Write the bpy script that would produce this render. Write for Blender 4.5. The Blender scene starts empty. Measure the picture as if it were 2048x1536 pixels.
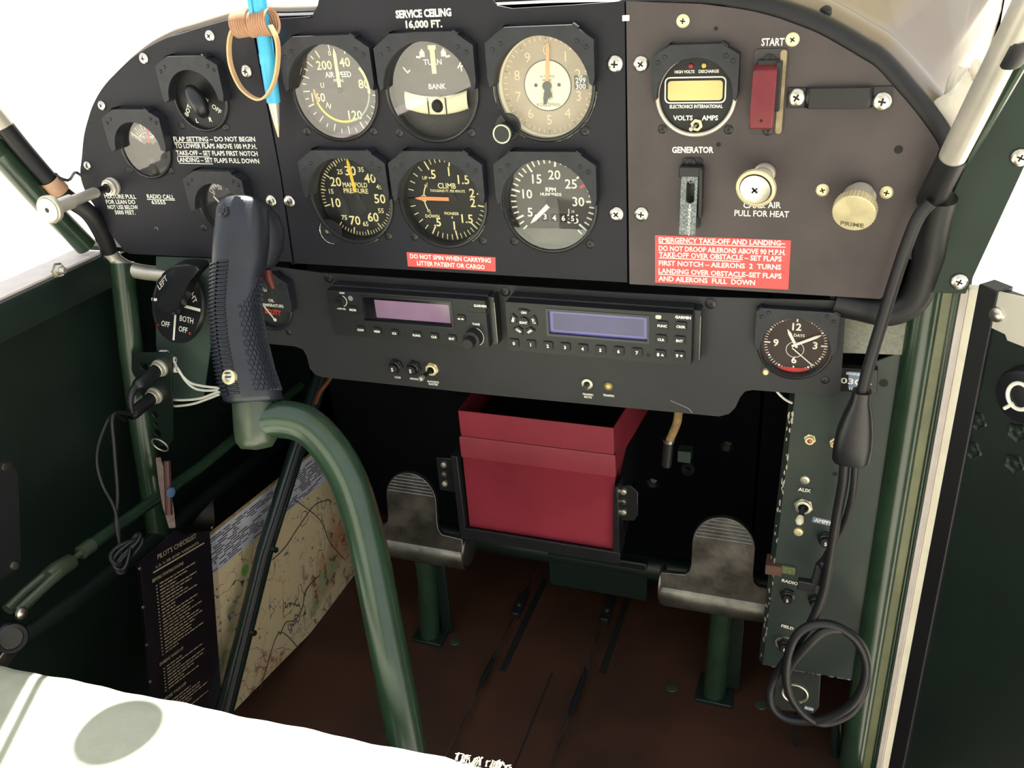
import bpy, math, random
from mathutils import Vector, Matrix, geometry
random.seed(7)
S = bpy.context.scene; COL = S.collection
# ---------------------------------------------------------------- camera, sky, sun, exposure
F = 1750.0                                    # focal length in pixels of a 2048x1536 frame
CAM = Vector((153.488, -675.244, 269.581))    # millimetres; the panel face is the plane Y = 0
ya, pi_, ro = 0.374410722, -0.478250052, 0.0782388237
RM = Matrix.Rotation(ya, 3, 'Z') @ Matrix.Rotation(pi_, 3, 'X') @ Matrix.Rotation(ro, 3, 'Y')
cd = bpy.data.cameras.new('camera'); cam = bpy.data.objects.new('camera', cd); COL.objects.link(cam)
cd.sensor_width = 36; cd.lens = 36 * F / 2048; cd.clip_start = 0.01; cd.clip_end = 500
r_, f_, u_ = RM.col[0], RM.col[1], RM.col[2]
m4 = Matrix((r_, u_, -f_)).transposed().to_4x4(); m4.translation = CAM * 0.001
cam.matrix_world = m4; S.camera = cam
W = bpy.data.worlds.new('sky'); S.world = W; W.use_nodes = True
wn = W.node_tree.nodes; wl = W.node_tree.links
bg = wn['Background']; bg.inputs[1].default_value = 1.5
tc = wn.new('ShaderNodeTexCoord'); sx = wn.new('ShaderNodeSeparateXYZ'); rp = wn.new('ShaderNodeValToRGB')
wl.new(tc.outputs['Generated'], sx.inputs[0]); wl.new(sx.outputs[2], rp.inputs[0]); wl.new(rp.outputs[0], bg.inputs[0])
rp.color_ramp.elements[0].color = (1.0, .97, .93, 1); rp.color_ramp.elements[1].color = (.86, .92, 1.0, 1); rp.color_ramp.elements[1].position = .6
SUN_EL, SUN_AZ = math.radians(62), math.radians(6)   # from ahead, a little to the left
sd = bpy.data.lights.new('sun', 'SUN'); sd.energy = 24; sd.angle = 0.0093; sd.color = (1, .97, .91)
so = bpy.data.objects.new('sun', sd); COL.objects.link(so)
tosun = Vector((-math.sin(SUN_AZ) * math.cos(SUN_EL), math.cos(SUN_AZ) * math.cos(SUN_EL), math.sin(SUN_EL)))
so.rotation_euler = tosun.to_track_quat('Z', 'Y').to_euler(); so.location = (0, 1, 3)
S.view_settings.view_transform = 'Standard'; S.view_settings.look = 'None'
S.view_settings.gamma = 1; S.view_settings.exposure = 0.0

# ---------------------------------------------------------------- helpers
def at(px, py, Y=None, X=None, Z=None, D=None):
    "the point of the place on the pixel's ray at a real depth (mm)"
    v = RM @ Vector(((px - 1024) / F, 1, (768 - py) / F))
    t = (Y - CAM.y) / v.y if Y is not None else (X - CAM.x) / v.x if X is not None else (Z - CAM.z) / v.z if Z is not None else D
    return CAM + v * t
def lin(c): return tuple((x / 255 / 12.92) if x <= 10 else ((x / 255 + .055) / 1.055) ** 2.4 for x in c)
def mat(name, c, rough=.5, metal=0, var=.12, sc=60, bump=0, bsc=300, spec=.5, c2=None, lo=.35, hi=.65, coat=0, rvar=0):
    m = bpy.data.materials.new(name); m.use_nodes = True; n = m.node_tree.nodes; l = m.node_tree.links
    b = n['Principled BSDF']; b.inputs['Roughness'].default_value = rough; b.inputs['Metallic'].default_value = metal
    b.inputs['Specular IOR Level'].default_value = spec; b.inputs['Coat Weight'].default_value = coat
    L = lin(c); t = n.new('ShaderNodeTexCoord')
    if var or c2:
        no = n.new('ShaderNodeTexNoise'); no.inputs['Scale'].default_value = sc; no.inputs['Detail'].default_value = 5
        cr = n.new('ShaderNodeValToRGB'); e = cr.color_ramp.elements; e[0].position = lo; e[1].position = hi
        e[0].color = (*[x * (1 - var) for x in L], 1); e[1].color = (*(lin(c2) if c2 else [min(1, x * (1 + var)) for x in L]), 1)
        l.new(t.outputs['Object'], no.inputs['Vector']); l.new(no.outputs['Fac'], cr.inputs[0]); l.new(cr.outputs[0], b.inputs['Base Color'])
        if rvar:
            mr = n.new('ShaderNodeMapRange'); mr.inputs[3].default_value = rough - rvar; mr.inputs[4].default_value = rough + rvar
            l.new(no.outputs['Fac'], mr.inputs[0]); l.new(mr.outputs[0], b.inputs['Roughness'])
    else: b.inputs['Base Color'].default_value = (*L, 1)
    if bump:
        nb = n.new('ShaderNodeTexNoise'); nb.inputs['Scale'].default_value = bsc; nb.inputs['Detail'].default_value = 4
        bp = n.new('ShaderNodeBump'); bp.inputs['Strength'].default_value = bump; bp.inputs['Distance'].default_value = .001
        l.new(t.outputs['Object'], nb.inputs['Vector']); l.new(nb.outputs['Fac'], bp.inputs['Height']); l.new(bp.outputs[0], b.inputs['Normal'])
    return m
def glass(name, ior=1.5, tint=(1, 1, 1), rough=.0):
    m = bpy.data.materials.new(name); m.use_nodes = True; n = m.node_tree.nodes; l = m.node_tree.links
    n.remove(n['Principled BSDF']); o = n['Material Output']
    a = n.new('ShaderNodeBsdfTransparent'); a.inputs[0].default_value = (*tint, 1)
    g = n.new('ShaderNodeBsdfGlossy'); g.inputs['Roughness'].default_value = rough; lw = n.new('ShaderNodeLayerWeight'); lw.inputs[0].default_value = .5
    pw = n.new('ShaderNodeMath'); pw.operation = 'POWER'; pw.inputs[1].default_value = 5; l.new(lw.outputs['Facing'], pw.inputs[0])
    fr = n.new('ShaderNodeMapRange'); r0 = ((ior - 1) / (ior + 1)) ** 2 * 1.8; fr.inputs[3].default_value = r0; fr.inputs[4].default_value = 1; l.new(pw.outputs[0], fr.inputs[0])
    mx = n.new('ShaderNodeMixShader'); l.new(fr.outputs[0], mx.inputs[0]); l.new(a.outputs[0], mx.inputs[1]); l.new(g.outputs[0], mx.inputs[2]); l.new(mx.outputs[0], o.inputs[0])
    return m
BASE = {}
def thing(name, label, cat, loc=(0, 0, 0), group=None):
    o = bpy.data.objects.new(name, None); COL.objects.link(o); o.empty_display_size = .01
    o.location = Vector(loc) * .001; BASE[o] = Vector(loc); o['label'] = label; o['category'] = cat
    if group: o['group'] = group
    return o
def tag(o, label=None, cat=None, group=None, kind=None):
    for k, v in (('label', label), ('category', cat), ('group', group), ('kind', kind)):
        if v: o[k] = v
    return o
_tc = {}
def txt(s, bold):
    k = (s, bold)
    if k not in _tc:
        cu = bpy.data.curves.new('t', 'FONT'); cu.body = s; cu.size = 1; cu.resolution_u = 2; cu.offset = bold; cu.fill_mode = 'FRONT'
        ob = bpy.data.objects.new('t', cu); me = ob.to_mesh()
        vs = [(v.co.x, v.co.y) for v in me.vertices]; fs = [tuple(p.vertices) for p in me.polygons]
        ob.to_mesh_clear(); bpy.data.objects.remove(ob); bpy.data.curves.remove(cu)
        x0 = min(v[0] for v in vs); x1 = max(v[0] for v in vs)
        _tc[k] = ([((x - x0), y) for x, y in vs], fs, x1 - x0)
    return _tc[k]
CAPH = max(v[1] for v in txt('H', 0)[0])
def smooth(pts, n=6, closed=False):
    P = [Vector(p) for p in pts]; out = []; N = len(P)
    for i in range(N if closed else N - 1):
        if closed: a, b, c, d = P[i - 1], P[i], P[(i + 1) % N], P[(i + 2) % N]
        else: a, b, c, d = P[max(i - 1, 0)], P[i], P[i + 1], P[min(i + 2, N - 1)]
        for k in range(n):
            t = k / n
            out.append(.5 * ((2 * b) + (c - a) * t + (2 * a - 5 * b + 4 * c - d) * t * t + (3 * b - a - 3 * c + d) * t ** 3))
    if not closed: out.append(P[-1])
    return out
class MB:
    def __init__(s): s.v = []; s.f = []; s.m = []
    def add(s, vs, fs, m=0):
        o = len(s.v); s.v += [Vector(v) for v in vs]; s.f += [tuple(i + o for i in f) for f in fs]; s.m += [m] * len(fs); return s
    def box(s, x0, x1, y0, y1, z0, z1, m=0):
        vs = [(x, y, z) for x in (x0, x1) for y in (y0, y1) for z in (z0, z1)]
        return s.add(vs, [(0, 1, 3, 2), (4, 6, 7, 5), (0, 4, 5, 1), (2, 3, 7, 6), (0, 2, 6, 4), (1, 5, 7, 3)], m)
    def obox(s, c, u, v, w, m=0):                       # oriented box, half vectors
        c, u, v, w = map(Vector, (c, u, v, w))
        vs = [c + a * u + b * v + d * w for a in (-1, 1) for b in (-1, 1) for d in (-1, 1)]
        return s.add(vs, [(0, 1, 3, 2), (4, 6, 7, 5), (0, 4, 5, 1), (2, 3, 7, 6), (0, 2, 6, 4), (1, 5, 7, 3)], m)
    def prism(s, outer, y0, y1, holes=(), m=0, fr=None, ms=None):
        "polygon in (x, z), with holes, thick from y0 (front) to y1"
        loops = [list(outer)] + [list(h) for h in holes]; flat = [p for l in loops for p in l]; n = len(flat)
        tris = geometry.tessellate_polygon([[Vector((a, b, 0)) for a, b in l] for l in loops])
        fr = fr or (lambda x, y, z: (x, y, z))
        vs = [fr(a, y0, b) for a, b in flat] + [fr(a, y1, b) for a, b in flat]
        ft = []
        for a, b, c in tris:
            A, B, C = flat[a], flat[b], flat[c]
            if (B[0] - A[0]) * (C[1] - A[1]) - (B[1] - A[1]) * (C[0] - A[0]) < 0: b, c = c, b
            ft.append((a, b, c))
        s.add(vs, ft + [(c + n, b + n, a + n) for a, b, c in ft], m); o = len(s.v) - 2 * n
        k = 0; fs = []
        for l in loops:
            ar = sum(l[i - 1][0] * l[i][1] - l[i][0] * l[i - 1][1] for i in range(len(l))); L = len(l)
            outerl = k == 0
            for i in range(L):
                a, b = k + i, k + (i + 1) % L
                q = (a, a + n, b + n, b)
                if (ar > 0) != outerl: q = q[::-1]
                fs.append(tuple(j + o for j in q))
            k += L
        s.f += fs; s.m += [m if ms is None else ms] * len(fs); return s
    def lathe(s, prof, o, d=(0, 1, 0), n=32, m=0, ms=None, squash=None):
        o = Vector(o); d = Vector(d).normalized(); u = d.orthogonal().normalized(); w = d.cross(u)
        if squash: u, w = Vector(squash[0]), Vector(squash[1])
        vs = []; fs = []; mm = []; idx = []
        for r, t in prof:
            if r < 1e-6: idx.append([len(vs)]); vs.append(o + d * t)
            else:
                idx.append(list(range(len(vs), len(vs) + n)))
                vs += [o + d * t + (u * math.cos(2 * math.pi * k / n) + w * math.sin(2 * math.pi * k / n)) * r for k in range(n)]
        for i in range(len(prof) - 1):
            A, B = idx[i], idx[i + 1]; q = m if ms is None else ms[i]
            for k in range(n):
                k2 = (k + 1) % n
                if len(A) == 1 and len(B) == 1: continue
                if len(A) == 1: fs.append((A[0], B[k2], B[k]))
                elif len(B) == 1: fs.append((A[k], A[k2], B[0]))
                else: fs.append((A[k], A[k2], B[k2], B[k]))
                mm.append(q)
        k = len(s.v); s.v += vs; s.f += [tuple(i + k for i in f) for f in fs]; s.m += mm; return s
    def tube(s, pts, r, n=12, m=0, closed=False, cap=True, flat=None):
        P = [Vector(p) for p in pts]; N = len(P); R = r if isinstance(r, (list, tuple)) else [r] * N
        T = []
        for i in range(N):
            a = P[i - 1] if (i or closed) else P[0]; b = P[(i + 1) % N] if (i < N - 1 or closed) else P[-1]
            T.append((b - a).normalized())
        u = T[0].orthogonal().normalized(); vs = []
        for i in range(N):
            u = (u - T[i] * u.dot(T[i])).normalized(); w = T[i].cross(u)
            for k in range(n):
                a = 2 * math.pi * k / n; vs.append(P[i] + (u * math.cos(a) + w * math.sin(a)) * R[i])
        fs = []
        for i in range(N if closed else N - 1):
            j = (i + 1) % N
            for k in range(n):
                k2 = (k + 1) % n; fs.append((i * n + k, i * n + k2, j * n + k2, j * n + k))
        if cap and not closed: fs += [tuple(range(n))[::-1], tuple((N - 1) * n + k for k in range(n))]
        return s.add(vs, fs, m)
    def grid(s, rows, m=0, closed=False):
        n = len(rows[0]); vs = [p for r in rows for p in r]; fs = []
        for i in range(len(rows) - 1):
            for k in range(n if closed else n - 1):
                k2 = (k + 1) % n; fs.append((i * n + k, i * n + k2, (i + 1) * n + k2, (i + 1) * n + k))
        return s.add(vs, fs, m)
    def text(s, st, o, u, v, h, m=0, al='C', bold=.012, w=None, va='M'):
        "text at o, cap height h mm along unit v, running along unit u; w fixes its width"
        vs, fs, wd = txt(st, bold); k = h / CAPH; kx = (w / wd) if w else k
        ox = {'C': -wd / 2, 'L': 0, 'R': -wd}[al] * kx; oz = {'M': -h / 2, 'B': 0}[va]
        o, u, v = Vector(o), Vector(u), Vector(v)
        return s.add([o + u * (x * kx + ox) + v * (y * k + oz) for x, y in vs], fs, m)
    def ptext(s, st, a, b, h, Y, m=0, bold=.02):
        "text whose baseline runs between two points of the plane Y"
        A = at(*a, Y=Y); B = at(*b, Y=Y); u = B - A; w = u.length; u.normalize(); v = Vector((-u.z, 0, u.x))
        return s.text(st, A, u, v, h, m, 'L', bold, w, 'B')
    def bar(s, a, b, w, Y=None, m=0, n=(0, -1, 0)):     # flat printed stripe
        a, b = Vector(a), Vector(b); d = (b - a).normalized(); q = Vector(n).cross(d) * (w / 2)
        return s.add([a - q, b - q, b + q, a + q], [(0, 1, 2, 3)], m)
    def build(s, name, mats, parent=None, ang=35, bevel=0, base=None, sub=0, flip=False):
        me = bpy.data.meshes.new(name); b = BASE.get(parent, base or Vector((0, 0, 0))) if parent else Vector(base or (0, 0, 0))
        me.from_pydata([(v - b) * .001 for v in s.v], [], s.f)
        for mt in (mats if isinstance(mats, (list, tuple)) else [mats]): me.materials.append(mt)
        for p, q in zip(me.polygons, s.m): p.material_index = q; p.use_smooth = True
        me.set_sharp_from_angle(angle=math.radians(ang)); me.validate()
        o = bpy.data.objects.new(name, me); COL.objects.link(o)
        if parent: o.parent = parent; BASE[o] = b
        else: o.location = b * .001; BASE[o] = b
        if bevel:
            md = o.modifiers.new('bevel', 'BEVEL'); md.width = bevel * .001; md.segments = 2; md.limit_method = 'ANGLE'; md.angle_limit = math.radians(40); md.harden_normals = False
        if sub: md = o.modifiers.new('sub', 'SUBSURF'); md.levels = sub; md.render_levels = sub
        return o
def put(me, name, parent, pos, rot=0, sc=1.0, label=None):
    "a copy of a prototype mesh as a part of parent at a world point"
    o = bpy.data.objects.new(name, me); COL.objects.link(o); o.parent = parent
    o.location = (Vector(pos) - BASE[parent]) * .001; o.rotation_euler = (0, rot, 0); o.scale = (sc, sc, sc)
    if label: o['label'] = label
    return o
def circ(cx, cz, r, n=40, a0=0): return [(cx + r * math.cos(a0 + 2 * math.pi * k / n), cz + r * math.sin(a0 + 2 * math.pi * k / n)) for k in range(n)]
def rrect(x0, x1, z0, z1, r, n=5):
    o = []
    for cx, cz, a in ((x1 - r, z1 - r, 0), (x0 + r, z1 - r, 90), (x0 + r, z0 + r, 180), (x1 - r, z0 + r, 270)):
        o += [(cx + r * math.cos(math.radians(a + 90 * k / n)), cz + r * math.sin(math.radians(a + 90 * k / n))) for k in range(n + 1)]
    return o
def pol(c, r, a, y): return Vector((c[0] + r * math.sin(math.radians(a)), y, c[1] + r * math.cos(math.radians(a))))   # clock angle
EX, EY, EZ = Vector((1, 0, 0)), Vector((0, 1, 0)), Vector((0, 0, 1))

# ---------------------------------------------------------------- materials
K = {}
K['panel'] = mat('black_panel_paint', (24, 24, 33), .55, var=.16, sc=14, bump=.12, bsc=700, spec=.35)
K['panel_lit'] = mat('warm_lit_panel_paint', (66, 57, 58), .5, var=.2, sc=18, bump=.12, bsc=700)  # same black plate paint, with warm bounced light put into its colour
K['radio_panel'] = mat('radio_panel_paint', (36, 36, 40), .55, var=.12, sc=16, bump=.08, bsc=900)
K['hood'] = mat('hood_black', (28, 30, 38), .5, var=.3, sc=90, bump=.3, bsc=250)
K['bezel'] = mat('bezel_black', (30, 31, 34), .3, var=.1)
K['dial'] = mat('dial_black', (22, 22, 24), .6, var=.08)
K['dial_grey'] = mat('dial_grey', (58, 55, 53), .6, var=.08, sc=30)  # as a gauge face, black lifted to grey by a painted glass reflection
K['dial_tan_glare'] = mat('dial_tan_glare', (158, 140, 118), .6, var=.08, sc=30)  # altimeter face with the seat's reflection put into the colour
K['dial_cream'] = mat('dial_cream', (226, 220, 190), .5, var=.03)
K['white'] = mat('white_lettering', (236, 234, 224), .6, var=0)
K['lume'] = mat('cream_lettering', (240, 228, 170), .6, var=0)
K['tanmark'] = mat('pale_tan_lettering', (226, 196, 158), .6, var=0)
K['orange'] = mat('orange_paint', (232, 150, 95), .5, var=0)
K['yellow'] = mat('yellow_paint', (240, 200, 60), .5, var=0)
K['grn_mark'] = mat('pale_green_paint', (150, 175, 160), .5, var=0)
K['redmark'] = mat('red_paint', (200, 50, 45), .5, var=0)
K['screw'] = mat('bright_screw', (214, 210, 200), .28, 1, var=.08, sc=200)
K['dscrew'] = mat('black_screw', (26, 26, 28), .35, var=.1)
K['cross'] = mat('recess_black', (12, 11, 10), .7, var=0)
K['glass'] = glass('instrument_glass', 1.6)
K['placard'] = mat('red_placard', (222, 82, 80), .5, var=.06, sc=40)
K['redbox'] = mat('red_enamel', (134, 40, 55), .55, var=.14, sc=12)
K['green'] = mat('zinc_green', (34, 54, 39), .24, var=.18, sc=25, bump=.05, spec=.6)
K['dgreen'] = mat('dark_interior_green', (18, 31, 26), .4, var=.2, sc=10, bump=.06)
K['cgreen'] = mat('console_green', (42, 56, 53), .5, var=.16, sc=9, bump=.05, c2=(58, 62, 50), lo=.48, hi=.72)
K['olive'] = mat('olive_green', (104, 107, 76), .4, var=.2, sc=30, bump=.15, bsc=400)
K['rubber'] = mat('black_rubber', (18, 18, 22), .5, var=.1)
K['plastic'] = mat('black_plastic', (22, 23, 28), .35, var=.1, bump=.1, bsc=900)
K['grip'] = mat('grip_black', (28, 32, 42), .38, var=.15, sc=70, bump=.15, bsc=500)
K['silver'] = mat('silver_tube', (208, 202, 192), .38, .6, var=.1, sc=30)
K['alu'] = mat('worn_aluminium', (116, 114, 109), .33, .9, var=.35, sc=40, bump=.25, bsc=160, rvar=.1)
K['chip'] = mat('bare_metal', (200, 196, 180), .35, .8, var=.1)
K['gold'] = mat('gold_brass', (232, 218, 176), .42, .55, var=.12, sc=80)
K['copper'] = mat('copper', (190, 120, 90), .3, .9, var=.1)
K['wood'] = mat('floor_plywood', (60, 34, 20), .6, var=.3, sc=9, bump=.1)
K['wgreen'] = mat('worn_grey_green', (54, 64, 50), .3, var=.25, sc=30, bump=.1, spec=.6)
K['sector'] = mat('pale_sector', (122, 114, 110), .6, var=.05)  # dial sector, paled further by a glass reflection put into its colour
K['dkred'] = mat('dull_red', (84, 32, 28), .5, var=.1)
K['worn'] = mat('worn_tan', (158, 140, 108), .6, var=.25, sc=120)
K['bright_plate'] = mat('bright_plate', (214, 208, 194), .4, .3, var=.06, sc=30)
K['plate_green'] = mat('plate_green', (66, 82, 76), .5, var=.14, sc=14)
K['gusset'] = mat('gusset_green', (24, 42, 33), .55, var=.15, sc=20, bump=.05, spec=.35)
K['pane'] = glass('windscreen_pane', 1.22)
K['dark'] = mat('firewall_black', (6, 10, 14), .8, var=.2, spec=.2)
K['canvas'] = mat('seat_canvas', (190, 192, 174), .85, var=.06, sc=40, bump=.5, bsc=900)
K['cowl'] = mat('cowl_paint', (138, 126, 114), .3, .45, var=.06, sc=6)
K['frame_white'] = mat('white_frame_paint', (226, 214, 208), .5, var=.06, sc=60)
K['cream'] = mat('sunlit_jamb_paint', (252, 247, 228), .5, var=.04)  # white paint brightened to cream, standing in for sunlight on the jamb
K['maroon'] = mat('maroon_guard', (112, 34, 44), .35, var=.08)
K['greyguard'] = mat('speckled_grey', (112, 119, 118), .5, var=.4, sc=700, lo=.42, hi=.58)
K['lcd'] = mat('amber_lcd', (212, 196, 128), .3, var=.03)
K['scr_p'] = mat('purple_display', (120, 92, 122), .12, var=.25, sc=14)
K['scr_b'] = mat('blue_display', (96, 92, 160), .12, var=.22, sc=14)
K['scr_d'] = mat('display_edge', (20, 16, 24), .12, var=0)
K['rface'] = mat('radio_face', (22, 23, 28), .45, var=.06, bump=.1, bsc=1200)
K['rbtn'] = mat('radio_button', (20, 20, 23), .5, var=.05)
K['pen'] = mat('sky_blue_plastic', (64, 176, 222), .35, var=.05)
K['band'] = mat('tan_rubber', (222, 178, 130), .6, var=.08)
K['ribbed'] = mat('ribbed_copper_tan', (184, 144, 116), .45, var=.15)
K['rag'] = mat('white_rag', (222, 214, 200), .9, var=.06, bump=.4, bsc=120)
K['cloth'] = mat('grey_webbing', (128, 128, 116), .9, var=.15, sc=500)
K['wire'] = mat('white_wire', (214, 212, 204), .5, var=.05)
K['tanwire'] = mat('tan_sleeve', (128, 104, 66), .8, var=.25, sc=120)
K['strap'] = mat('tan_leather_strap', (150, 128, 116), .7, var=.2, sc=150)
K['card'] = mat('black_card', (14, 15, 24), .35, var=.05)
K['cardtext'] = mat('card_lettering', (190, 176, 140), .6, var=0)
K['sleeve'] = glass('clear_sleeve', 1.45, (.96, .96, .97), .12)
K['label_d'] = mat('dark_label', (40, 46, 44), .5, var=.2, sc=300)
K['label_b'] = mat('blue_grey_label', (120, 134, 160), .4, var=.05)
K['conduit'] = mat('black_conduit', (22, 34, 32), .25, var=.1)
K['ground'] = mat('pale_concrete', (190, 184, 168), .9, var=.05, sc=2)
K['wingm'] = mat('wing_fabric', (176, 176, 160), .8, var=.05)
K['greyled'] = mat('grey_lens', (128, 130, 130), .4, var=0)
K['amberlamp'] = mat('amber_lamp', (206, 178, 92), .25, var=0)
K['ledred'] = mat('red_lamp', (150, 16, 30), .25, var=0)
K['chartgrey'] = mat('chart_margin_print', (166, 168, 180), .8, var=.08, sc=60)

def screw_mesh(name, m, R=6.5, H=2.6):
    b = MB(); b.lathe([(R, 0), (R, -.5), (R * .93, -H * .5), (R * .72, -H * .8), (R * .4, -H * .96), (0, -H)], (0, 0, 0), n=24)
    for u, w in ((EX, EZ), (EZ, EX)):
        b.obox((0, -H + .75, 0), u * R * .4, w * R * .1, EY * .82, 1)
    me = b.build(name, [m, K['cross']]); d = me.data; bpy.data.objects.remove(me); return d
SCR = screw_mesh('screw', K['screw']); DSCR = screw_mesh('screw', K['dscrew'], 4.6, 1.6); CSCR = screw_mesh('screw', K['gold'], 4.5, 1.6)
def screw(parent, px, py, Y, d=13, me=None, lab=None):
    me = me or SCR; R = {SCR.name: 6.5, DSCR.name: 4.6, CSCR.name: 4.5}[me.name]
    return put(me, 'screw', parent, at(px, py, Y=Y), random.uniform(0, 1.5), d / 2 / R, lab)
def pin(parent, name, mats, c, prof, d=(0, -1, 0), n=24, ms=None, bevel=0):
    b = MB(); b.lathe(prof, c, d, n, ms=ms); return b.build(name, mats, parent)
# ---------------------------------------------------------------- instrument panel plates
def fx(pts, Y=0): return [(p.x, p.z) for p in (at(*q, Y=Y) for q in pts)]
def sm2(pts, n=4):
    return [(p.x, p.y) for p in smooth([(a, b, 0) for a, b in pts], n)]
GC = dict(air=(-251.3, 158.1), turn=(-161.5, 157.6), alt=(-65.6, 158.8), man=(-251.4, 65.5), climb=(-162.3, 65.6), tach=(-66.4, 66))
GS = dict(ign=(-390, 153.5), temp=(-466, 109), ampg=(-390, 53)); GV = (51.5, 151.7)
curveL = sm2(fx([(500, 33), (454, 41), (383, 63), (328, 79), (273, 109), (232, 145), (205, 175), (186, 208), (175, 240), (167, 273), (163, 314), (160, 350), (171, 385), (190, 415), (215, 460), (242, 494)]))
A_out = curveL + fx([(258, 508), (418, 516), (584, 524.5), (560, 353)])
curveR = sm2(fx([(1400, 8), (1484, 19), (1545, 33), (1591, 49), (1638, 68), (1685, 94), (1720, 115), (1753, 136), (1792, 179), (1819, 210), (1851, 251), (1880, 300), (1876, 345), (1850, 420), (1824, 500), (1794, 570)]))
C_out = fx([(1259, 568), (1252, 3)]) + curveR + fx([(1760, 598)])
C_out = C_out[::-1]
B_out = [(-1.5, 1), (-1.5, 218), (-40, 217), (-88, 216.5), (-100, 219), (-107, 228), (-110, 238), (-250, 238), (-255, 226), (-262, 218), (-276, 214)] + fx([(640, 32), (560, 37), (505, 40), (563, 353), (589, 527)])
B_out = B_out[::-1]
def area(p): return sum(p[i - 1][0] * p[i][1] - p[i][0] * p[i - 1][1] for i in range(len(p)))
def ccw(p): return p if area(p) > 0 else p[::-1]
pa = thing('instrument_panel', 'black panel plate with ignition switch and FLAP SETTING lettering, outer edge curving down', 'panel', (-440, 0, 100))
pb = thing('instrument_panel', 'black middle panel plate carrying the six large round flight gauges and small red placard', 'panel', (-160, 0, 100))
pc = thing('instrument_panel', 'black panel plate with warm light in its colour, the START switch, primer and large red placard', 'panel', (100, 0, 100))
MB().prism(ccw(A_out), 0, 2.5, [circ(*GS['ign'], 27), circ(*GS['temp'], 27), circ(*GS['ampg'], 27)]).build('plate', K['panel'], pa, bevel=.5)
MB().prism(ccw(B_out), 0, 2.5, [circ(*GC[k], 39.3, 48) for k in GC]).build('plate', K['panel'], pb, bevel=.5)
MB().prism(ccw(C_out), 0, 2.5, [circ(*GV, 27)]).build('plate', K['panel_lit'], pc, bevel=.5)
for p, lst in ((pa, [(542, 402, 12), (493, 143, 11.5), (420, 72, 10), (288, 117, 10), (204, 211, 9), (175, 331, 8.5)]),
               (pb, [(1230, 128, 13), (1233, 428, 12.5), (579, 403, 12)]),
               (pc, [(1282, 128, 12), (1283, 428, 12), (1366, 42, 9.5), (1585, 79, 9.5), (1645, 380, 9.5), (1773, 385, 9.5)])):
    for x, y, d in lst: screw(p, x, y, -.1, d, SCR if d > 9.6 or p is not pc else CSCR, 'bright cross-head screw')
h = MB()
for x, y, r in ((313, 458, 2.2),): h.lathe([(r, -.3), (r - .7, -.6), (r - .9, .2), (0, .3)], at(x, y, Y=0), EY, 16)
h.build('rivet', K['alu'], pa)
h = MB()
for x, y, r in ((1202, 47, 1.9), (594, 429, 2.2)): MB().lathe([(r, -.15), (0, -.15)], at(x, y, Y=0), EY, 16).build('empty_hole', K['cross'], pb)
h = MB()
for x, y, r in ((1432, 57, 1.5), (1437, 289, 1.8), (1797, 299, 3)): MB().lathe([(r, -.15), (0, -.15)], at(x, y, Y=0), EY, 16).build('empty_hole', K['cross'], pc)
def letter(parent, rows, m='white', Y=-.25, unders=(), bold=.02, name='lettering'):
    b = MB()
    for st, a, c, hh in rows: b.ptext(st, a, c, hh, Y, 0, bold)
    for a, c in unders: b.bar(at(*a, Y=Y), at(*c, Y=Y), .7)
    return b.build(name, K[m], parent)
letter(pa, [('FLAP SETTING – DO NOT BEGIN', (348, 282.5), (511, 283), 4.1), ('TO LOWER FLAPS ABOVE 100 M.P.H.', (351, 296), (514, 297.5), 4.1),
            ('TAKE-OFF – SET FLAPS FIRST NOTCH', (353.5, 310), (516, 312), 4.1), ('LANDING – SET FLAPS FULL DOWN', (356, 323.5), (519, 327), 4.1)],
       unders=[((348, 285), (417, 285.5)), ((355, 312.5), (419, 314)), ((358, 326.3), (426, 328))])
letter(pa, [('MIXTURE PULL', (210, 396.5), (273, 397.5), 4), ('FOR LEAN DO', (213, 407.5), (271.5, 407.8), 4), ('NOT USE BELOW', (216.5, 418), (277, 418.5), 4), ('5000 FEET.', (231, 428.5), (271.5, 429), 4)])
letter(pa, [('RADIO CALL', (295, 396.5), (349, 398), 4), ('63555', (304, 408), (332, 408.5), 3.6)], unders=[((294, 398.7), (350, 400.4))])
letter(pb, [('SERVICE CEILING', (792, 36), (903, 31.5), 5.2), ('16,000 FT.', (812, 56), (885, 54), 5)], bold=.045)
letter(pc, [('START', (1522.5, 91.5), (1568, 91), 4.8)]); letter(pc, [('GENERATOR', (1344, 305.5), (1427, 305.5), 4.3)], bold=.035)
letter(pc, [('CARB. AIR', (1486.5, 416), (1561.7, 416), 4.5), ('PULL FOR HEAT', (1468.7, 431.6), (1577.6, 434.5), 4.5)])
def placard(parent, corners, rows, unders, lab):
    P = [at(*q, Y=0) for q in corners]
    b = MB().prism(ccw([(p.x, p.z) for p in P]), -.35, -.01).build('placard', K['placard'], parent); b['label'] = lab
    letter(b, rows, Y=-.5, unders=unders, bold=.028)
placard(pb, [(813.5, 504), (991, 514.5), (991.5, 543), (816, 532.5)], [('DO NOT SPIN WHEN CARRYING', (820.5, 516.3), (982, 525.5), 3.9), ('LITTER PATIENT OR CARGO', (834.5, 530), (970, 538.5), 3.9)], (), 'small red placard with white lettering')
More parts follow.
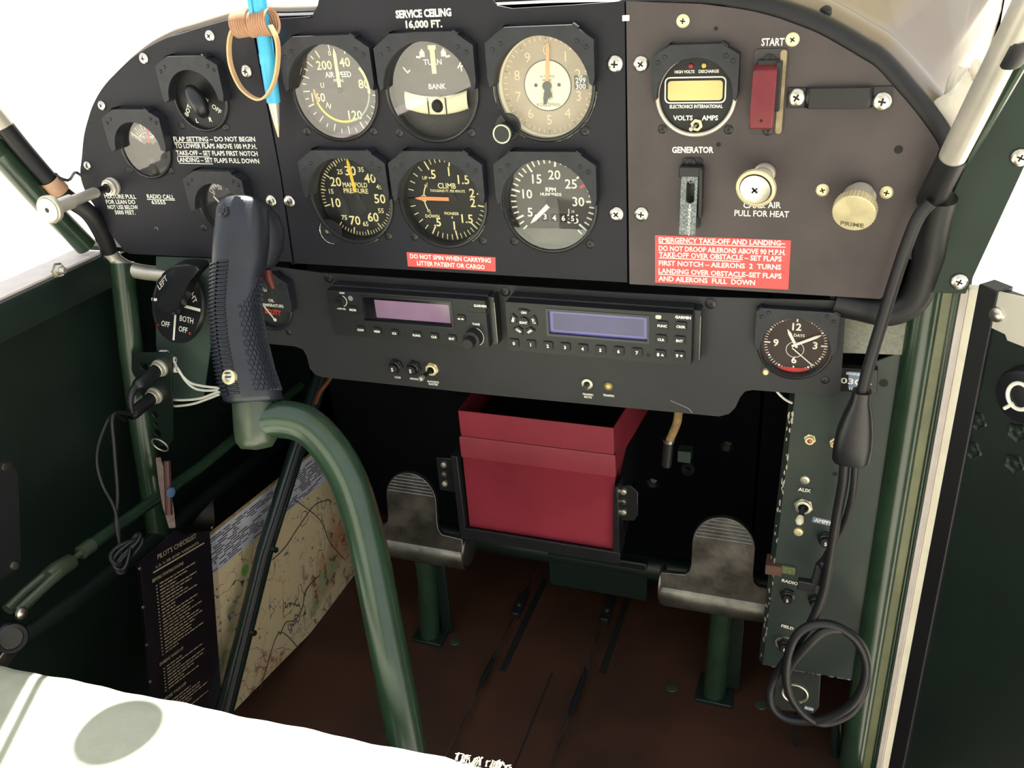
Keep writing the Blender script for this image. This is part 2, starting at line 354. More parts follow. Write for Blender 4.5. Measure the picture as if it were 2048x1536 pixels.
placard(pc, [(1310.3, 470), (1582, 480.4), (1576.5, 579), (1310.3, 565)],
        [('EMERGENCY TAKE-OFF AND LANDING–', (1317.5, 484.4), (1570, 491.5), 4), ('DO NOT DROOP AILERONS ABOVE 90 M.P.H.', (1317.5, 501), (1571, 510), 4),
         ('TAKE-OFF OVER OBSTACLE – SET FLAPS', (1318, 513.6), (1563, 523), 4), ('FIRST NOTCH – AILERONS  2  TURNS', (1317.5, 530.5), (1562, 539.4), 4),
         ('LANDING OVER OBSTACLE–SET FLAPS', (1317, 546), (1563, 557.4), 4), ('AND AILERONS  FULL  DOWN', (1317, 561.4), (1510, 570.4), 4)],
        [((1317.5, 486.5), (1571, 494.5)), ((1318, 515.5), (1480, 523)), ((1317, 548.5), (1484, 556.5))], 'large red placard with white lettering')

# ---------------------------------------------------------------- round gauges
HB = dict(w=43, top=45.5, cx=27.5, cz=35, zb=4, dp=10); HSm = dict(w=33, top=38, cx=19, cz=30, zb=1, dp=11)
def gauge(name, label, c, R, y0=0, dial='dial', rd=None, rec=9, hood=HB, scr=(), group=None, cat='gauge', gl=True, rim='bezel', lip=2.6):
    t = thing(name, label, cat, (c[0], y0, c[1]), group); rd = rd or R - 4
    MB().lathe([(R, 1), (R, -lip * .7), (R - .8, -lip), (R - 2.2, -lip), (R - 3, -lip * .6), (rd + .6, rec), (rd + .6, rec + 1)], (c[0], y0, c[1]), EY, 64).build('bezel', K[rim], t, 50)
    d = MB().lathe([(rd + .8, 0), (0, 0)], (c[0], y0 + rec, c[1]), EY, 64).build('dial_face', K[dial], t)
    if gl: MB().lathe([(R - 2.8, 0), (0, 0)], (c[0], y0 - lip * .4, c[1]), -EY, 48).build('cover_glass', K['glass'], t)
    if hood:
        q = hood; ri = R - 2.5; a0 = math.asin(q['zb'] / ri)
        out = [(q['w'] - 1.5, q['zb'] - 2), (q['w'], q['zb'] + 4), (q['w'], q['cz']), (q['cx'], q['top']), (-q['cx'], q['top']), (-q['w'], q['cz']), (-q['w'], q['zb'] + 4), (-q['w'] + 1.5, q['zb'] - 2)]
        inn = [(ri * math.cos(math.pi - a0 - k * (math.pi - 2 * a0) / 24), ri * math.sin(math.pi - a0 - k * (math.pi - 2 * a0) / 24)) for k in range(25)]
        b = MB().prism([(c[0] + x, c[1] + z) for x, z in out + inn], y0 - q['dp'], y0 - .2)
        for s in (-1, 1):
            for x, z in ((.86, .86), (.7, .98)):
                b.lathe([(1.7, 0), (1.6, -.5), (1, -.9), (0, -1)], (c[0] + s * q['w'] * x, y0 - q['dp'], c[1] + q['cz'] * z), EY, 10)
            # folded seam on each corner
            b.obox((c[0] + s * (q['cx'] + 2), y0 - q['dp'] * .5, c[1] + q['top'] - .6), (s * 2.2, 0, -1.4), (0, q['dp'] * .52, 0), (.3, 0, .5))
        b.build('hood', K['hood'], t, 30, bevel=.8)
    for x, y in scr: put(DSCR, 'screw', t, at(x, y, Y=y0), random.uniform(0, 1.5), .82 if R > 35 else .75)
    return t, d, (c[0], c[1]), rd, y0 + rec - .25
def ticks(b, c, y, r0, r1, angs, w, m=0):
    for a in angs: b.bar(pol(c, r0, a, y), pol(c, r1, a, y), w, m=m)
def dtext(b, st, c, x, z, y, h, m=0, bold=.015, w=None, rot=0):
    a = math.radians(rot); b.text(st, (c[0] + x, y, c[1] + z), (math.cos(a), 0, -math.sin(a)), (math.sin(a), 0, math.cos(a)), h, m, 'C', bold, w)
def arc(b, c, r, w, a0, a1, y, m=0, n=24):
    A = [a0 + (a1 - a0) * k / n for k in range(n + 1)]
    vs = [pol(c, r - w / 2, a, y) for a in A] + [pol(c, r + w / 2, a, y) for a in A]
    b.add(vs, [(k, k + n + 1, k + n + 2, k + 1) for k in range(n)], m)
def needle(t, name, c, y, a, r, w, m, tail=0, wt=None):
    d = Vector((math.sin(math.radians(a)), math.cos(math.radians(a)))); q = Vector((d.y, -d.x)); C = Vector(c); wt = wt or w
    o = [C - d * tail - q * wt / 2, C - d * tail + q * wt / 2, C + d * (r - w * 1.6) + q * w / 2, C + d * r + q * .25, C + d * r - q * .25, C + d * (r - w * 1.6) - q * w / 2]
    return MB().prism(ccw([(p.x, p.y) for p in o]), y - .9, y - .2).build(name, K[m], t)
def hub(t, c, y, r, m, hh=2, name='hub'): return MB().lathe([(r, 0), (r, -hh * .7), (r * .7, -hh), (0, -hh)], (c[0], y, c[1]), EY, 20).build(name, K[m], t)
def lerp(tab, v):
    for (a, b), (c, d) in zip(tab, tab[1:]):
        if a <= v <= c: return b + (d - b) * (v - a) / (c - a)
MK = lambda *ks: [K[k] for k in ks]
FG = 'large flight gauges in two rows'
# airspeed
t, d, c, rd, y = gauge('airspeed_indicator', 'round AIR SPEED gauge with a white green and yellow arc', GC['air'], 41.5, dial='dial_grey', scr=[(614, 262), (747, 262)], group=FG, rd=38)
b = MB(); tab = [(0, -8), (40, 18), (80, 81), (120, 152), (160, 248), (200, 330)]
for v in range(40, 210, 5):
    a = lerp(tab, v) if v <= 200 else None
    if a is not None: ticks(b, c, y, rd * (.80 if v % 10 == 0 else .87), rd * .97, [a], .9 if v % 40 else 1.3, 1 if v % 40 == 0 else 0)
ticks(b, c, y, rd * .85, rd * .97, [-8], .9)
for st, a in (('40', 20), ('80', 79), ('120', 153), ('160', 255), ('200', 329)): dtext(b, st, c, rd * .62 * math.sin(math.radians(a)), rd * .62 * math.cos(math.radians(a)), y, 7, 1)
dtext(b, '0', c, -5, rd * .78, y, 4); dtext(b, 'AIR SPEED', c, 0, rd * .33, y, 4.4, w=25); dtext(b, 'M.P.H.', c, 0, rd * .2, y, 2.6)
dtext(b, 'U', c, -17, 4, y, 4, 1); dtext(b, 'N', c, -14, -13, y, 4.5, 1, rot=20)
arc(b, c, rd * .72, 2.4, 50, 97, y - .05, 1); arc(b, c, rd * .72, 1.4, 97, 160, y - .05, 2); arc(b, c, rd * .70, 1.9, 160, 248, y - .05, 3); arc(b, c, rd * .68, 2, 248, 272, y - .05, 4)
b.build('markings', MK('white', 'lume', 'grn_mark', 'yellow', 'orange'), d)
needle(t, 'needle', c, y, 0, rd * .88, 3, 'lume', 0); hub(t, c, y, 2.4, 'dial', 2)
# turn and bank
t, d, c, rd, y = gauge('turn_indicator', 'round TURN and BANK gauge with a cream curved level tube', GC['turn'], 41.5, dial='dial_grey', scr=[(799, 265), (943, 265)], group=FG, rd=38.5)
b = MB(); dtext(b, 'L', c, -25, 16, y, 6, rot=-40); dtext(b, 'R', c, 24, 17, y, 6, rot=35); dtext(b, 'TURN', c, -1, 21, y, 4.2); dtext(b, 'BANK', c, 1, 2, y, 4)
for s in (-1, 1):
    x, z = c[0] + s * 9.5, c[1] + 27.5
    b.prism([(x - 2.3, z - 2.5), (x + 2.3, z - 2.5), (x + 2.3, z + 1), (x, z + 4), (x - 2.3, z + 1)], y, y + .1)
    b.bar((x + s * 3.6 - 2, y, z - 2.5 - s * .3), (x + s * 3.6 + 2, y, z - 2.5 + s * .3), 1.6)
b.build('markings', MK('white'), d)
MB().prism(ccw([(c[0] - 2, c[1] + 12), (c[0] + 2, c[1] + 12), (c[0] + 2.2, c[1] + 30), (c[0] + 3.6, c[1] + 31), (c[0] + 3.6, c[1] + 34), (c[0] - 3.6, c[1] + 34), (c[0] - 3.6, c[1] + 31), (c[0] - 2.2, c[1] + 30)]), y - 1, y).build('needle', K['lume'], t, bevel=.3)
tb = [Vector((c[0] + x, y - 2, c[1] - 13 + x * x * .006)) for x in range(-28, 29, 4)]
lv = MB().grid([[p + Vector((0, -2.0 * math.sin(a), 7.2 * math.cos(a))) for a in [math.pi * k / 8 for k in range(9)]] for p in tb]).build('level_tube', K['dial_cream'], t)
bl = MB().lathe([(0, -5), (3.5, -4.2), (5.2, -2), (5.6, 0), (5.2, 2)], (c[0] + 1, y - 2, c[1] - 13), EY, 20).build('ball', K['cross'], lv)
b = MB(); [b.bar((c[0] + x, y - 4.4, c[1] - 19.5), (c[0] + x, y - 4.4, c[1] - 6), 1) for x in (-7, 9)]; b.build('tube_line', K['cross'], lv)
# altimeter; tan face and cream disc carry a painted glass reflection
t, d, c, rd, y = gauge('altimeter', 'round tan-faced altimeter with a cream centre disc and a setting knob', GC['alt'], 41.5, dial='dial_tan_glare', scr=[(1170, 262)], group=FG, rd=37.5)
b = MB(); ticks(b, c, y, rd * .90, rd * .98, [k * 7.2 for k in range(50)], .7); ticks(b, c, y, rd * .86, rd * .98, [k * 36 for k in range(10)], 1)
for k in range(10): dtext(b, str(k), c, rd * .70 * math.sin(math.radians(36 * k)), rd * .70 * math.cos(math.radians(36 * k)), y, 7.4, 0, 0)
b.build('markings', MK('tanmark'), d)
b = MB().lathe([(rd * .5, 0), (rd * .5, .5), (0, .5)], (c[0], y - .6, c[1]), EY, 40).lathe([(rd * .52, .3), (rd * .52, .7), (rd * .4, .7)], (c[0], y - .6, c[1]), EY, 40, 1)
for s in (-1, 1): b.lathe([(1.4, 0), (0, 0)], (c[0] + s * 9.5, y - .75, c[1] + .5), EY, 14, 1)
for st, z, hh in (('ALTITUDE', 7, 1.8), ('1000 FEET', 4.2, 1.4), ('INCHES', -6, 1.5), ('100 FEET', -9.5, 1.6), ('KOLLSMAN', -14.5, 2.6)): dtext(b, st, c, 0, z, y - .3, hh, 2, 0)
b.build('centre_disc', MK('dial_cream', 'cross', 'dial_grey'), d)
b = MB().box(c[0] + 22, c[0] + 33, y - .5, y - .2, c[1] - 3, c[1] + 7, 1); dtext(b, '299', c, 27, 3.6, y - .6, 3.8, 0); dtext(b, '300', c, 27, -.9, y - .6, 3.8, 0); dtext(b, '298', c, 27, 6.5, y - .6, 1.6, 0)
b.build('pressure_window', MK('white', 'cross'), d)
MB().lathe([(rd + .4, 8.6), (38.2, 2)], (c[0], 0, c[1]), EY, 64).build('lit_wall_ring', K['dial_cream'], t)  # cream ring painting the light that falls on the inner bezel wall
needle(t, 'needle', c, y - 1, 4, rd * .86, 3, 'orange', 0, 2.2); hub(t, c, y - 1.2, 3.6, 'dial', 2)
b = MB().prism(ccw([(c[0] - 1.5, c[1]), (c[0] + 1.5, c[1]), (c[0] + 4, c[1] - 8), (c[0] + .5, c[1] - 9.5), (c[0] - 1, c[1] - 14), (c[0] - 3.4, c[1] - 14), (c[0] - 3, c[1] - 8)]), y - 2.6, y - 1.6).build('hour_pointer', K['dial'], t)
k = at(1010, 264, Y=-6)
MB().lathe([(7, 6), (7.5, 3), (7.5, -7), (6.6, -8), (0, -8)], k, EY, 28).build('knob', K['bezel'], t); MB().lathe([(7.7, -6.5), (7.5, -8.2), (6.6, -8.3), (6.3, -8.05)], k, EY, 28).build('knob_rim', K['chip'], t)
MB().prism(circ(k.x + 1, k.z + 3, 11, 24), -1.5, .5).build('knob_boss', K['bezel'], t, bevel=.5)
# manifold pressure
t, d, c, rd, y = gauge('manifold_pressure_gauge', 'round black MANIFOLD PRESSURE gauge with a yellow needle', GC['man'], 41.5, scr=[(656, 463), (777, 472)], group=FG, rd=37.5)
b = MB(); f = lambda v: 254 + 5.0 * (v - 10)
for v in range(10, 76): ticks(b, c, y, rd * (.80 if v % 10 == 0 else .84 if v % 5 == 0 else .88), rd * .97, [f(v)], 1.1 if v % 5 == 0 else .75, 1)
for v in range(10, 80, 10): dtext(b, str(v), c, rd * .62 * math.sin(math.radians(f(v))), rd * .62 * math.cos(math.radians(f(v))), y, 8, 1)
for v in range(15, 80, 10): dtext(b, str(v), c, rd * .69 * math.sin(math.radians(f(v))), rd * .69 * math.cos(math.radians(f(v))), y, 4.2, 1)
dtext(b, 'MANIFOLD', c, 0, 10.5, y, 4.2, 1, w=25); dtext(b, 'PRESSURE', c, 0, 5, y, 4.2, 1, w=25)
b.build('markings', MK('white', 'lume'), d); needle(t, 'needle', c, y, 354, rd * .93, 2.8, 'yellow', 0); hub(t, c, y, 4, 'dial', 1.6)
MB().prism(circ(c[0] - 27, c[1] - 31, 11.5, 32), -.7, .4).build('adjuster_boss', K['panel'], t, bevel=.3)
def chips(par, c, r, a0, a1, rr=.45, Y=-.6):
    P = [pol(c, r + random.uniform(-.15, .15), a0 + (a1 - a0) * k / 30, Y) for k in range(31)]
    MB().tube(P, [rr * random.uniform(.15, 1) for _ in P], 6).build('chipped_edge', K['chip'], par)
chips(t, (c[0] - 27, c[1] - 31), 11.6, 175, 320, .55); chips(t, c, 41.8, 150, 196, .4); chips(t, c, 41.9, 240, 285, .35)
# climb
t, d, c, rd, y = gauge('climb_indicator', 'round black CLIMB gauge with an orange needle pointing sideways', GC['climb'], 41.5, scr=[(829, 473), (966, 481)], group=FG, rd=38)
MB().lathe([(1.6, 0), (1.6, -1), (0, -1.2)], at(655, 463, Y=-.6), EY, 12).build('boss_screw', K['sector'], t)
b = MB(); tab = [(0, 270), (.5, 331), (1, 370), (1.5, 405), (2, 440)]
for k in range(0, 21):
    a = lerp(tab, k / 10); L = .76 if k in (0, 5, 10, 15, 20) else .84
    for q in (a, 540 - a): ticks(b, c, y, rd * L, rd * .97, [q], 1.3 if L < .8 else .8, 1)
for st, v in (('.5', .5), ('1', 1), ('1.5', 1.5), ('2', 2)):
    a = lerp(tab, v)
    for q in (a, 540 - a): dtext(b, st, c, rd * .64 * math.sin(math.radians(q)), rd * .64 * math.cos(math.radians(q)) + (1.5 if v == 2 and q < 450 else -1.5 if v == 2 else 0), y, 7.4, 1)
dtext(b, 'CLIMB', c, 1, 11.5, y, 4.6, 1, w=17); dtext(b, 'THOUSAND FT. PER MINUTE', c, 1, 7, y, 2.2, 1, w=33); dtext(b, 'PIONEER', c, 3, -13, y, 2.4, 1); dtext(b, '8', c, 3, -16.5, y, 2, 1)
dtext(b, 'UP', c, -19, 18, y, 2.8, 1); dtext(b, 'DOWN', c, -16, -16, y, 2.8, 1)
arc(b, c, 22, 1, 278, 306, y, 1, 8); arc(b, c, 22, 1, 234, 262, y, 1, 8); arc(b, (c[0] - 22, c[1]), 2.6, .8, 0, 360, y, 1)
for a, s in ((310, 1), (230, -1)):
    p = pol(c, 22, a, y); q = pol(c, 22, a - s * 11, y); n = Vector((q.z - p.z, 0, p.x - q.x)) * .35; b.add([p, q - n, q + n] if s < 0 else [p, q + n, q - n], [(0, 1, 2)], 1)
b.build('markings', MK('white', 'lume'), d); needle(t, 'needle', c, y, 270, rd * .8, 3.2, 'orange', 2); hub(t, (c[0] + 5, c[1]), y, 5, 'dial', .6)
# tachometer
t, d, c, rd, y = gauge('tachometer', 'round RPM gauge with a white needle, hour digits and one red mark', GC['tach'], 41.5, dial='dial_grey', scr=[(1029, 482), (1180, 488)], group=FG, rd=37.5)
b = MB(); f = lambda v: 244 + 8.2 * (v - 5)
for v in range(3, 37): ticks(b, c, y, rd * (.78 if v % 5 == 0 else .85), rd * .98, [f(v)], 1.7 if v % 5 == 0 else 1.3)
ticks(b, c, y - .1, rd * .72, rd * .97, [63], 2.2, 1)
for v in range(5, 40, 5): dtext(b, str(v), c, rd * .60 * math.sin(math.radians(f(v))), rd * .60 * math.cos(math.radians(f(v))), y, 7.4)
dtext(b, 'RPM', c, -1, 10, y, 3.4, 0, .03); dtext(b, 'HUNDREDS', c, -1, 6, y, 2.4, 0, .03); dtext(b, '1', c, 14, -8, y, 4); dtext(b, '10', c, 17.5, -8, y, 2)
b.build('markings', MK('white', 'redmark'), d)
b = MB()
for k, s in enumerate('03465'):
    x = c[0] - 15 + k * 8; b.box(x - 2.9, x + 2.9, y - .1, y + .1, c[1] - 17.5, c[1] - 10.5, 1); dtext(b, s, c, -15 + k * 8, -14 + (.8 if k == 1 else 0), y - .2, 4.4, 0, .03)
b.build('hour_counter', MK('white', 'cross'), d); needle(t, 'needle', c, y, 226, rd * .74, 3.4, 'white', -5, 3.8); hub(t, c, y, 5.5, 'dial', 1.2)
for s in (-1, 1): MB().lathe([(1.7, 0), (1.7, -.4), (0, -.4)], (c[0] + s * 18, y, c[1] + .5), EY, 12).build('dial_screw', K['dial_grey'], d)
for gn, cc, r_e, a0, a1 in (('altimeter', GC['alt'], 41.9, 205, 300), ('altimeter', GC['alt'], 41.9, 95, 170), ('tachometer', GC['tach'], 41.9, 240, 290), ('climb_indicator', GC['climb'], 41.9, 118, 145)): chips(bpy.data.objects[gn], cc, r_e, a0, a1, .4)
# small gauges on the curved plate
t, d, c, rd, y = gauge('ignition_switch', 'round black ignition switch with BOTH L R OFF lettering and lever under a hood', GS['ign'], 29, rec=1.5, hood=HSm, scr=[(364, 251), (452, 254)], gl=False, cat='switch', rd=26)
b = MB()
for st, x, yy, ro_, h in (('BOTH', 377, 217, 55, 4), ('N', 387, 201, 40, 2.6), ('L', 394, 241, 0, 3.8), ('R', 421, 239, 0, 3.8), ('OFF', 433, 218, -40, 4), ('N', 414, 200, -30, 2.6)):
    a_ = math.radians(ro_); b.text(st, at(x, yy, Y=y), (math.cos(a_), 0, math.sin(a_)), (-math.sin(a_), 0, math.cos(a_)), h, 0, 'C', .02)
b.build('markings', MK('white'), d)
L = MB().tube(smooth([at(380, 180, Y=-7), at(385, 186, Y=-12), at(396, 203, Y=-15), at(404, 220, Y=-15), at(406, 228, Y=-12)], 4), [4.5 + 3 * math.sin(k * math.pi / 16) for k in range(17)], 16).lathe([(7.5, 0), (7, -8), (0, -9)], at(398, 200, Y=1), EY, 20).build('lever', K['plastic'], t, 60)
MB().lathe([(4.6, 0), (3.6, 2), (0, 2.6)], at(380, 180, Y=-7), (at(380, 180, Y=-7) - at(396, 203, Y=-15)), 16).build('lever_end', K['sector'], t)
t, d, c, rd, y = gauge('temperature_gauge', 'round cylinder temperature gauge with a red line on a pale sector under a hood', GS['temp'], 29, hood=HSm, scr=[(260, 340), (342, 341)], rd=25, rec=5)
b = MB(); A = [a for a in range(-62, 63, 4)]
b.add([pol(c, 22, a, y) for a in A] + [pol(c, 5, a, y) for a in A], [(k, k + len(A), k + len(A) + 1, k + 1) for k in range(len(A) - 1)], 0)
ticks(b, c, y - .1, 15, 18.5, range(-50, 60, 10), .6, 1); ticks(b, c, y - .1, 19, 21.5, range(-55, 60, 22), .8, 1); arc(b, c, 13.5, .6, -48, 48, y - .1, 1); b.bar(pol(c, 4, 10, y - .15), pol(c, 22, 10, y - .15), 2.2, m=2)
dtext(b, 'CYL TEMP', c, 0, 9.5, y - .1, 2.6, 1, .02); b.bar(pol(c, 9, -52, y - .15), pol(c, 23, -52, y - .15), .9, m=1)
b.build('markings', MK('sector', 'white', 'redmark'), d); b = MB().lathe([(3, 0), (3, -.5), (0, -.6)], (c[0], y, c[1] - 14), EY, 16); b.box(c[0] - .3, c[0] + .3, y - .8, y, c[1] - 16, c[1] - 12); b.build('adjuster', K['bezel'], d)
t, d, c, rd, y = gauge('ammeter', 'round black gauge reading 0 30 60 half hidden behind the grip', GS['ampg'], 29, hood=HSm, scr=[(408, 455)], rd=25.5, rec=5)
b = MB(); ticks(b, c, y, 20, 24, range(-50, 60, 8), .8)
for st, a in (('0', -50), ('30', -18), ('60', 14), ('90', 46)): dtext(b, st, c, 17 * math.sin(math.radians(a)) * 1.05, 17 * math.cos(math.radians(a)) + 2, y, 3.6)
b.build('markings', MK('white'), d); needle(t, 'needle', (c[0], c[1] - 6), y, -42, 22, 1.6, 'white', 3); hub(t, (c[0], c[1] - 6), y, 3, 'dial')
# volt ammeter
t, d, c, rd, y = gauge('voltmeter', 'round VOLTS AMPS meter with an amber display window and silver rim', GV, 30, rec=1, hood=dict(w=31, top=36.5, cx=18.5, cz=29, zb=-1, dp=10), scr=[(1325, 258), (1457, 259)], gl=False, rim='silver', rd=27, dial='dial')
b = MB().prism(rrect(c[0] - 23.5, c[0] + 21.5, c[1] - 6, c[1] + 13, 4), y - .3, y, [rrect(c[0] - 22.5, c[0] + 20.5, c[1] - 5, c[1] + 12, 3)])
for st, x, z, hh in (('HIGH VOLTS', -9, 16.5, 2), ('DISCHARGE', 8.5, 16.5, 2), ('ELECTRONICS INTERNATIONAL', 0, -8.2, 2.4), ('VOLTS', -9.5, -16.5, 3.3), ('AMPS', 10.5, -16.5, 3.3)): dtext(b, st, c, x, z, y, hh, 0, .03, 39 if 'INTER' in st else 14.5 if z == 16.5 else None)
b.build('markings', MK('white'), d)
MB().prism(rrect(c[0] - 21, c[0] + 19, c[1] - 3.8, c[1] + 10.2, 2.5), y - .4, y).build('display', K['lcd'], t)['label'] = 'pale amber display window'
for x, m, l in ((-4.5, 'ledred', 'red warning lamp'), (5, 'amberlamp', 'amber warning lamp')): MB().lathe([(1.8, 0), (1.6, -1), (0, -1.6)], (c[0] + x, y, c[1] + 20.5), EY, 14).build('warning_lamp', K[m], t)['label'] = l
n_ = MB().lathe([(4.6, 0), (4.6, -1.6), (2.6, -1.6), (2.4, -3)], (c[0] + 1, y, c[1] - 21.5), EY, 6).build('nut', K['gold'], t)
MB().tube([(c[0] + 1, y, c[1] - 21.5), (c[0] - 1, y - 6, c[1] - 22.5), (c[0] - 2, y - 9, c[1] - 23)], [1.1, 1.2, 1.6], 10).build('toggle_lever', K['silver'], t)
# ---------------------------------------------------------------- switches and knobs on the warm plate
t = thing('start_switch', 'START switch under a dark red hinged guard on the panel', 'switch', at(1535, 185, Y=0))
p = [at(*q, Y=0) for q in ((1512, 98), (1578, 98), (1570, 272), (1498, 268))]
MB().prism(rrect(p[0].x - 1, p[1].x, p[3].z, p[0].z, 3), -1.5, 0).build('mounting_plate', K['dial_grey'], t, bevel=.3)
MB().prism(rrect(p[0].x + 17, p[1].x - 1, p[3].z + .5, p[0].z - 1, 2), -1.8, -1.4).build('worn_patch', K['worn'], t)['label'] = 'worn bare tan paint'
put(DSCR, 'screw', t, at(1539, 120, Y=-2), .3, .9); put(DSCR, 'screw', t, at(1536, 261, Y=-2), .3, .8)
gx = at(1526, 190, Y=-18).x; z1 = at(1530, 128, Y=-10).z; z0 = at(1520, 258, Y=-19).z
prof = [(-3, z1), (-14, z1 - 4), (-16, z1 - 14), (-18, (z0 + z1) / 2), (-20, z0 + 8), (-20, z0), (-13, z0), (-11, z0 + 8), (-3, (z0 + z1) / 2)]
g = MB().prism([(a, b) for a, b in prof], gx - 8.2, gx + 8.2, fr=lambda a, y, b: (y, a, b)).build('guard', K['maroon'], t, bevel=1.2); g['label'] = 'dark red switch guard'
MB().box(gx - 6, gx + 9, -6, -1.5, z1 - 14, z1 + 2).box(gx + 7, gx + 11, -9, -1.5, z0 + 10, z1 + 1).build('hinge_base', K['plastic'], t, bevel=.6)
MB().lathe([(1.1, 0), (0, 0)], (gx, -20.2, z0 + 6), EY, 12).build('pin_hole', K['cross'], g)
t = thing('generator_switch', 'GENERATOR switch with grey speckled EMERGENCY guard on a black base', 'switch', at(1380, 390, Y=0))
p0 = at(1364, 315, Y=0); p1 = at(1406, 315, Y=0); zb = at(1385, 455, Y=0).z
MB().prism(rrect(p0.x, p1.x, zb, p0.z, 2.5), -1.5, 0).build('mounting_plate', K['plastic'], t, bevel=.3); put(DSCR, 'screw', t, at(1381, 327, Y=-2), .8, .9)
x0 = at(1358, 345, Y=-10).x; x1 = at(1402, 345, Y=-10).x; zt = at(1380, 342, Y=-10).z; zg = at(1372, 470, Y=-16).z
gp = rrect(x0 + 2, x1 - 2, zg, zt - 4, 1); hx = (x0 + x1) / 2 + 1
gd = MB().prism(gp, -.9, .9, [rrect(hx - 3.2, hx + 3.2, zt - 24, zt - 7, 3)], fr=lambda x, y, z: (x, -10 - (zt - z) * .12 + y, z)).build('guard', K['greyguard'], t, bevel=.5); gd['label'] = 'grey speckled switch guard'
b = MB()
for k, ch in enumerate('EMERGENCY'): b.text(ch, (hx + .3, -11.1 - (26 + k * 2.7) * .12, zt - 26 - k * 2.7), EX, (0, .12, 1), 2.2, 0, 'C', .01)
b.text('ON', (hx, -3, zt - 10), EX, EZ, 2.6, 0, 'C', .01); b.build('lettering', K['white'], t)
MB().box(x0, x1 + 1, -11, -1.5, zt - 5, zt + 3).box(x1 - 1.5, x1 + 1.5, -12, -1.5, zt - 36, zt + 2).box(x0 + 3, x1 - 2, -2.5, -1, zb + 1, zt).build('hinge_base', K['plastic'], t, bevel=.8)
# carburettor heat
k0 = at(1530, 345, Y=0); ke = at(1511, 378, Y=-26)
t = thing('carburettor_heat_knob', 'silver pull knob with a screw in its face above PULL FOR HEAT lettering', 'knob', k0); dr = (ke - k0).normalized()
MB().lathe([(8, 0), (8, 3), (5.5, 3.5), (5.5, 6), (7.6, 7), (7.6, 9), (6, 9.5), (6, 13), (8.5, 14), (8.5, 17), (6, 18), (6, 24)], k0, dr, 28).build('shaft', K['silver'], t)
MB().lathe([(9, -4), (14.5, -3), (14.8, -1), (14.2, .4), (12.4, .9), (11.6, .3), (11.6, -.5), (11, 1.2), (0, 2.4)], ke, dr, 40, ms=[0, 0, 0, 0, 0, 1, 1, 2, 2]).build('head', MK('gold', 'cross', 'screw'), t)
b = MB()
for u in ((1, 0, 1), (1, 0, -1)): b.obox(ke + dr * 2.1, Vector(u).normalized() * 2.6, dr * .7, Vector((-u[2], 0, u[0])).normalized() * .6)
b.build('cross_slot', K['cross'], t)
# primer
k0 = at(1722, 385, Y=0); ke = at(1707, 428, Y=-24); dr = (ke - k0).normalized()
t = thing('primer_knob', 'large pale gold knurled PRIME knob on the panel', 'knob', k0)
MB().lathe([(9, 0), (9, 4), (11.5, 5), (11.5, 19)], k0, dr, 32).build('shaft', K['silver'], t)
b = MB(); n = 72; rows = []
for (r, tt) in ((11, -9), (15.2, -8), (15.2, -1), (14.4, 0), (0, .3)):
    rows.append([ke + dr * tt + (dr.orthogonal().normalized() * math.cos(2 * math.pi * k / n) + dr.cross(dr.orthogonal().normalized()) * math.sin(2 * math.pi * k / n)) * (r - (.5 if k % 2 and r > 14.5 else 0)) for k in range(n)])
b.grid(rows, closed=True); b.build('head', K['gold'], t, 25); fu = (EX - dr * EX.dot(dr)).normalized(); fv = fu.cross(-dr)
MB().text('PRIME', ke + dr * .5 - fv * 9, fu, fv, 3.4, 0, 'C', .01, 16).build('lettering', K['olive'], t)
# bent strap
t = thing('metal_strap', 'short black scuffed strap held by two bright screws on the panel', 'bracket', at(1680, 198, Y=0))
a = at(1575, 195, Y=0); e = at(1783, 201, Y=0); z = a.z
pr = [(a.x, 0), (a.x, -1.5), (a.x + 12, -1.5), (a.x + 15, -6), (e.x - 15, -6), (e.x - 12, -1.5), (e.x, -1.5), (e.x, 0), (e.x - 13, 0), (e.x - 16, -4.6), (a.x + 16, -4.6), (a.x + 13, 0)]
MB().prism(ccw(pr), z - 7, z + 7, fr=lambda x, y, q: (x, q, y)).build('band', K['plastic'], t, bevel=.4)
for x in (1593, 1764): screw(t, x, 195 if x < 1700 else 203, -1.6, 13)
# mixture control
k0 = at(226, 372, Y=0); ke = k0 + Vector((0, -88, 0)); 
t = thing('mixture_knob', 'silver mixture pull knob on a long rod standing out from the panel', 'knob', k0); dr = Vector((0, -1, 0))
tip = at(96, 420, Y=-88); dr = (tip - k0).normalized()
MB().lathe([(9, 0), (9, 2), (7.5, 2.5), (7.5, 4), (8.2, 4.5), (8.2, 6.5), (6, 7), (6, 9), (4.8, 9)], k0, -EY, 28).build('collar', K['silver'], t)
MB().tube([k0, k0 + dr * 42], 3.8, 16).build('rod', K['plastic'], t); Ln = (tip - k0).length
MB().lathe([(4.4, 24), (5.2, 26), (5.2, Ln - 30), (6.8, Ln - 29), (6.8, Ln - 7), (8.5, Ln - 6)], k0, dr, 24).build('sleeve', K['silver'], t)
MB().lathe([(8, -7), (12.5, -5), (13, -2), (12.6, -.5), (11.6, .2), (10.9, -.4), (10.6, .9), (0, 1.6)], tip, dr, 36, ms=[0, 0, 0, 0, 0, 1, 1]).build('head', MK('silver', 'chip'), t)
put(DSCR, 'screw', t, tip + dr * 1.2, .4, .5)
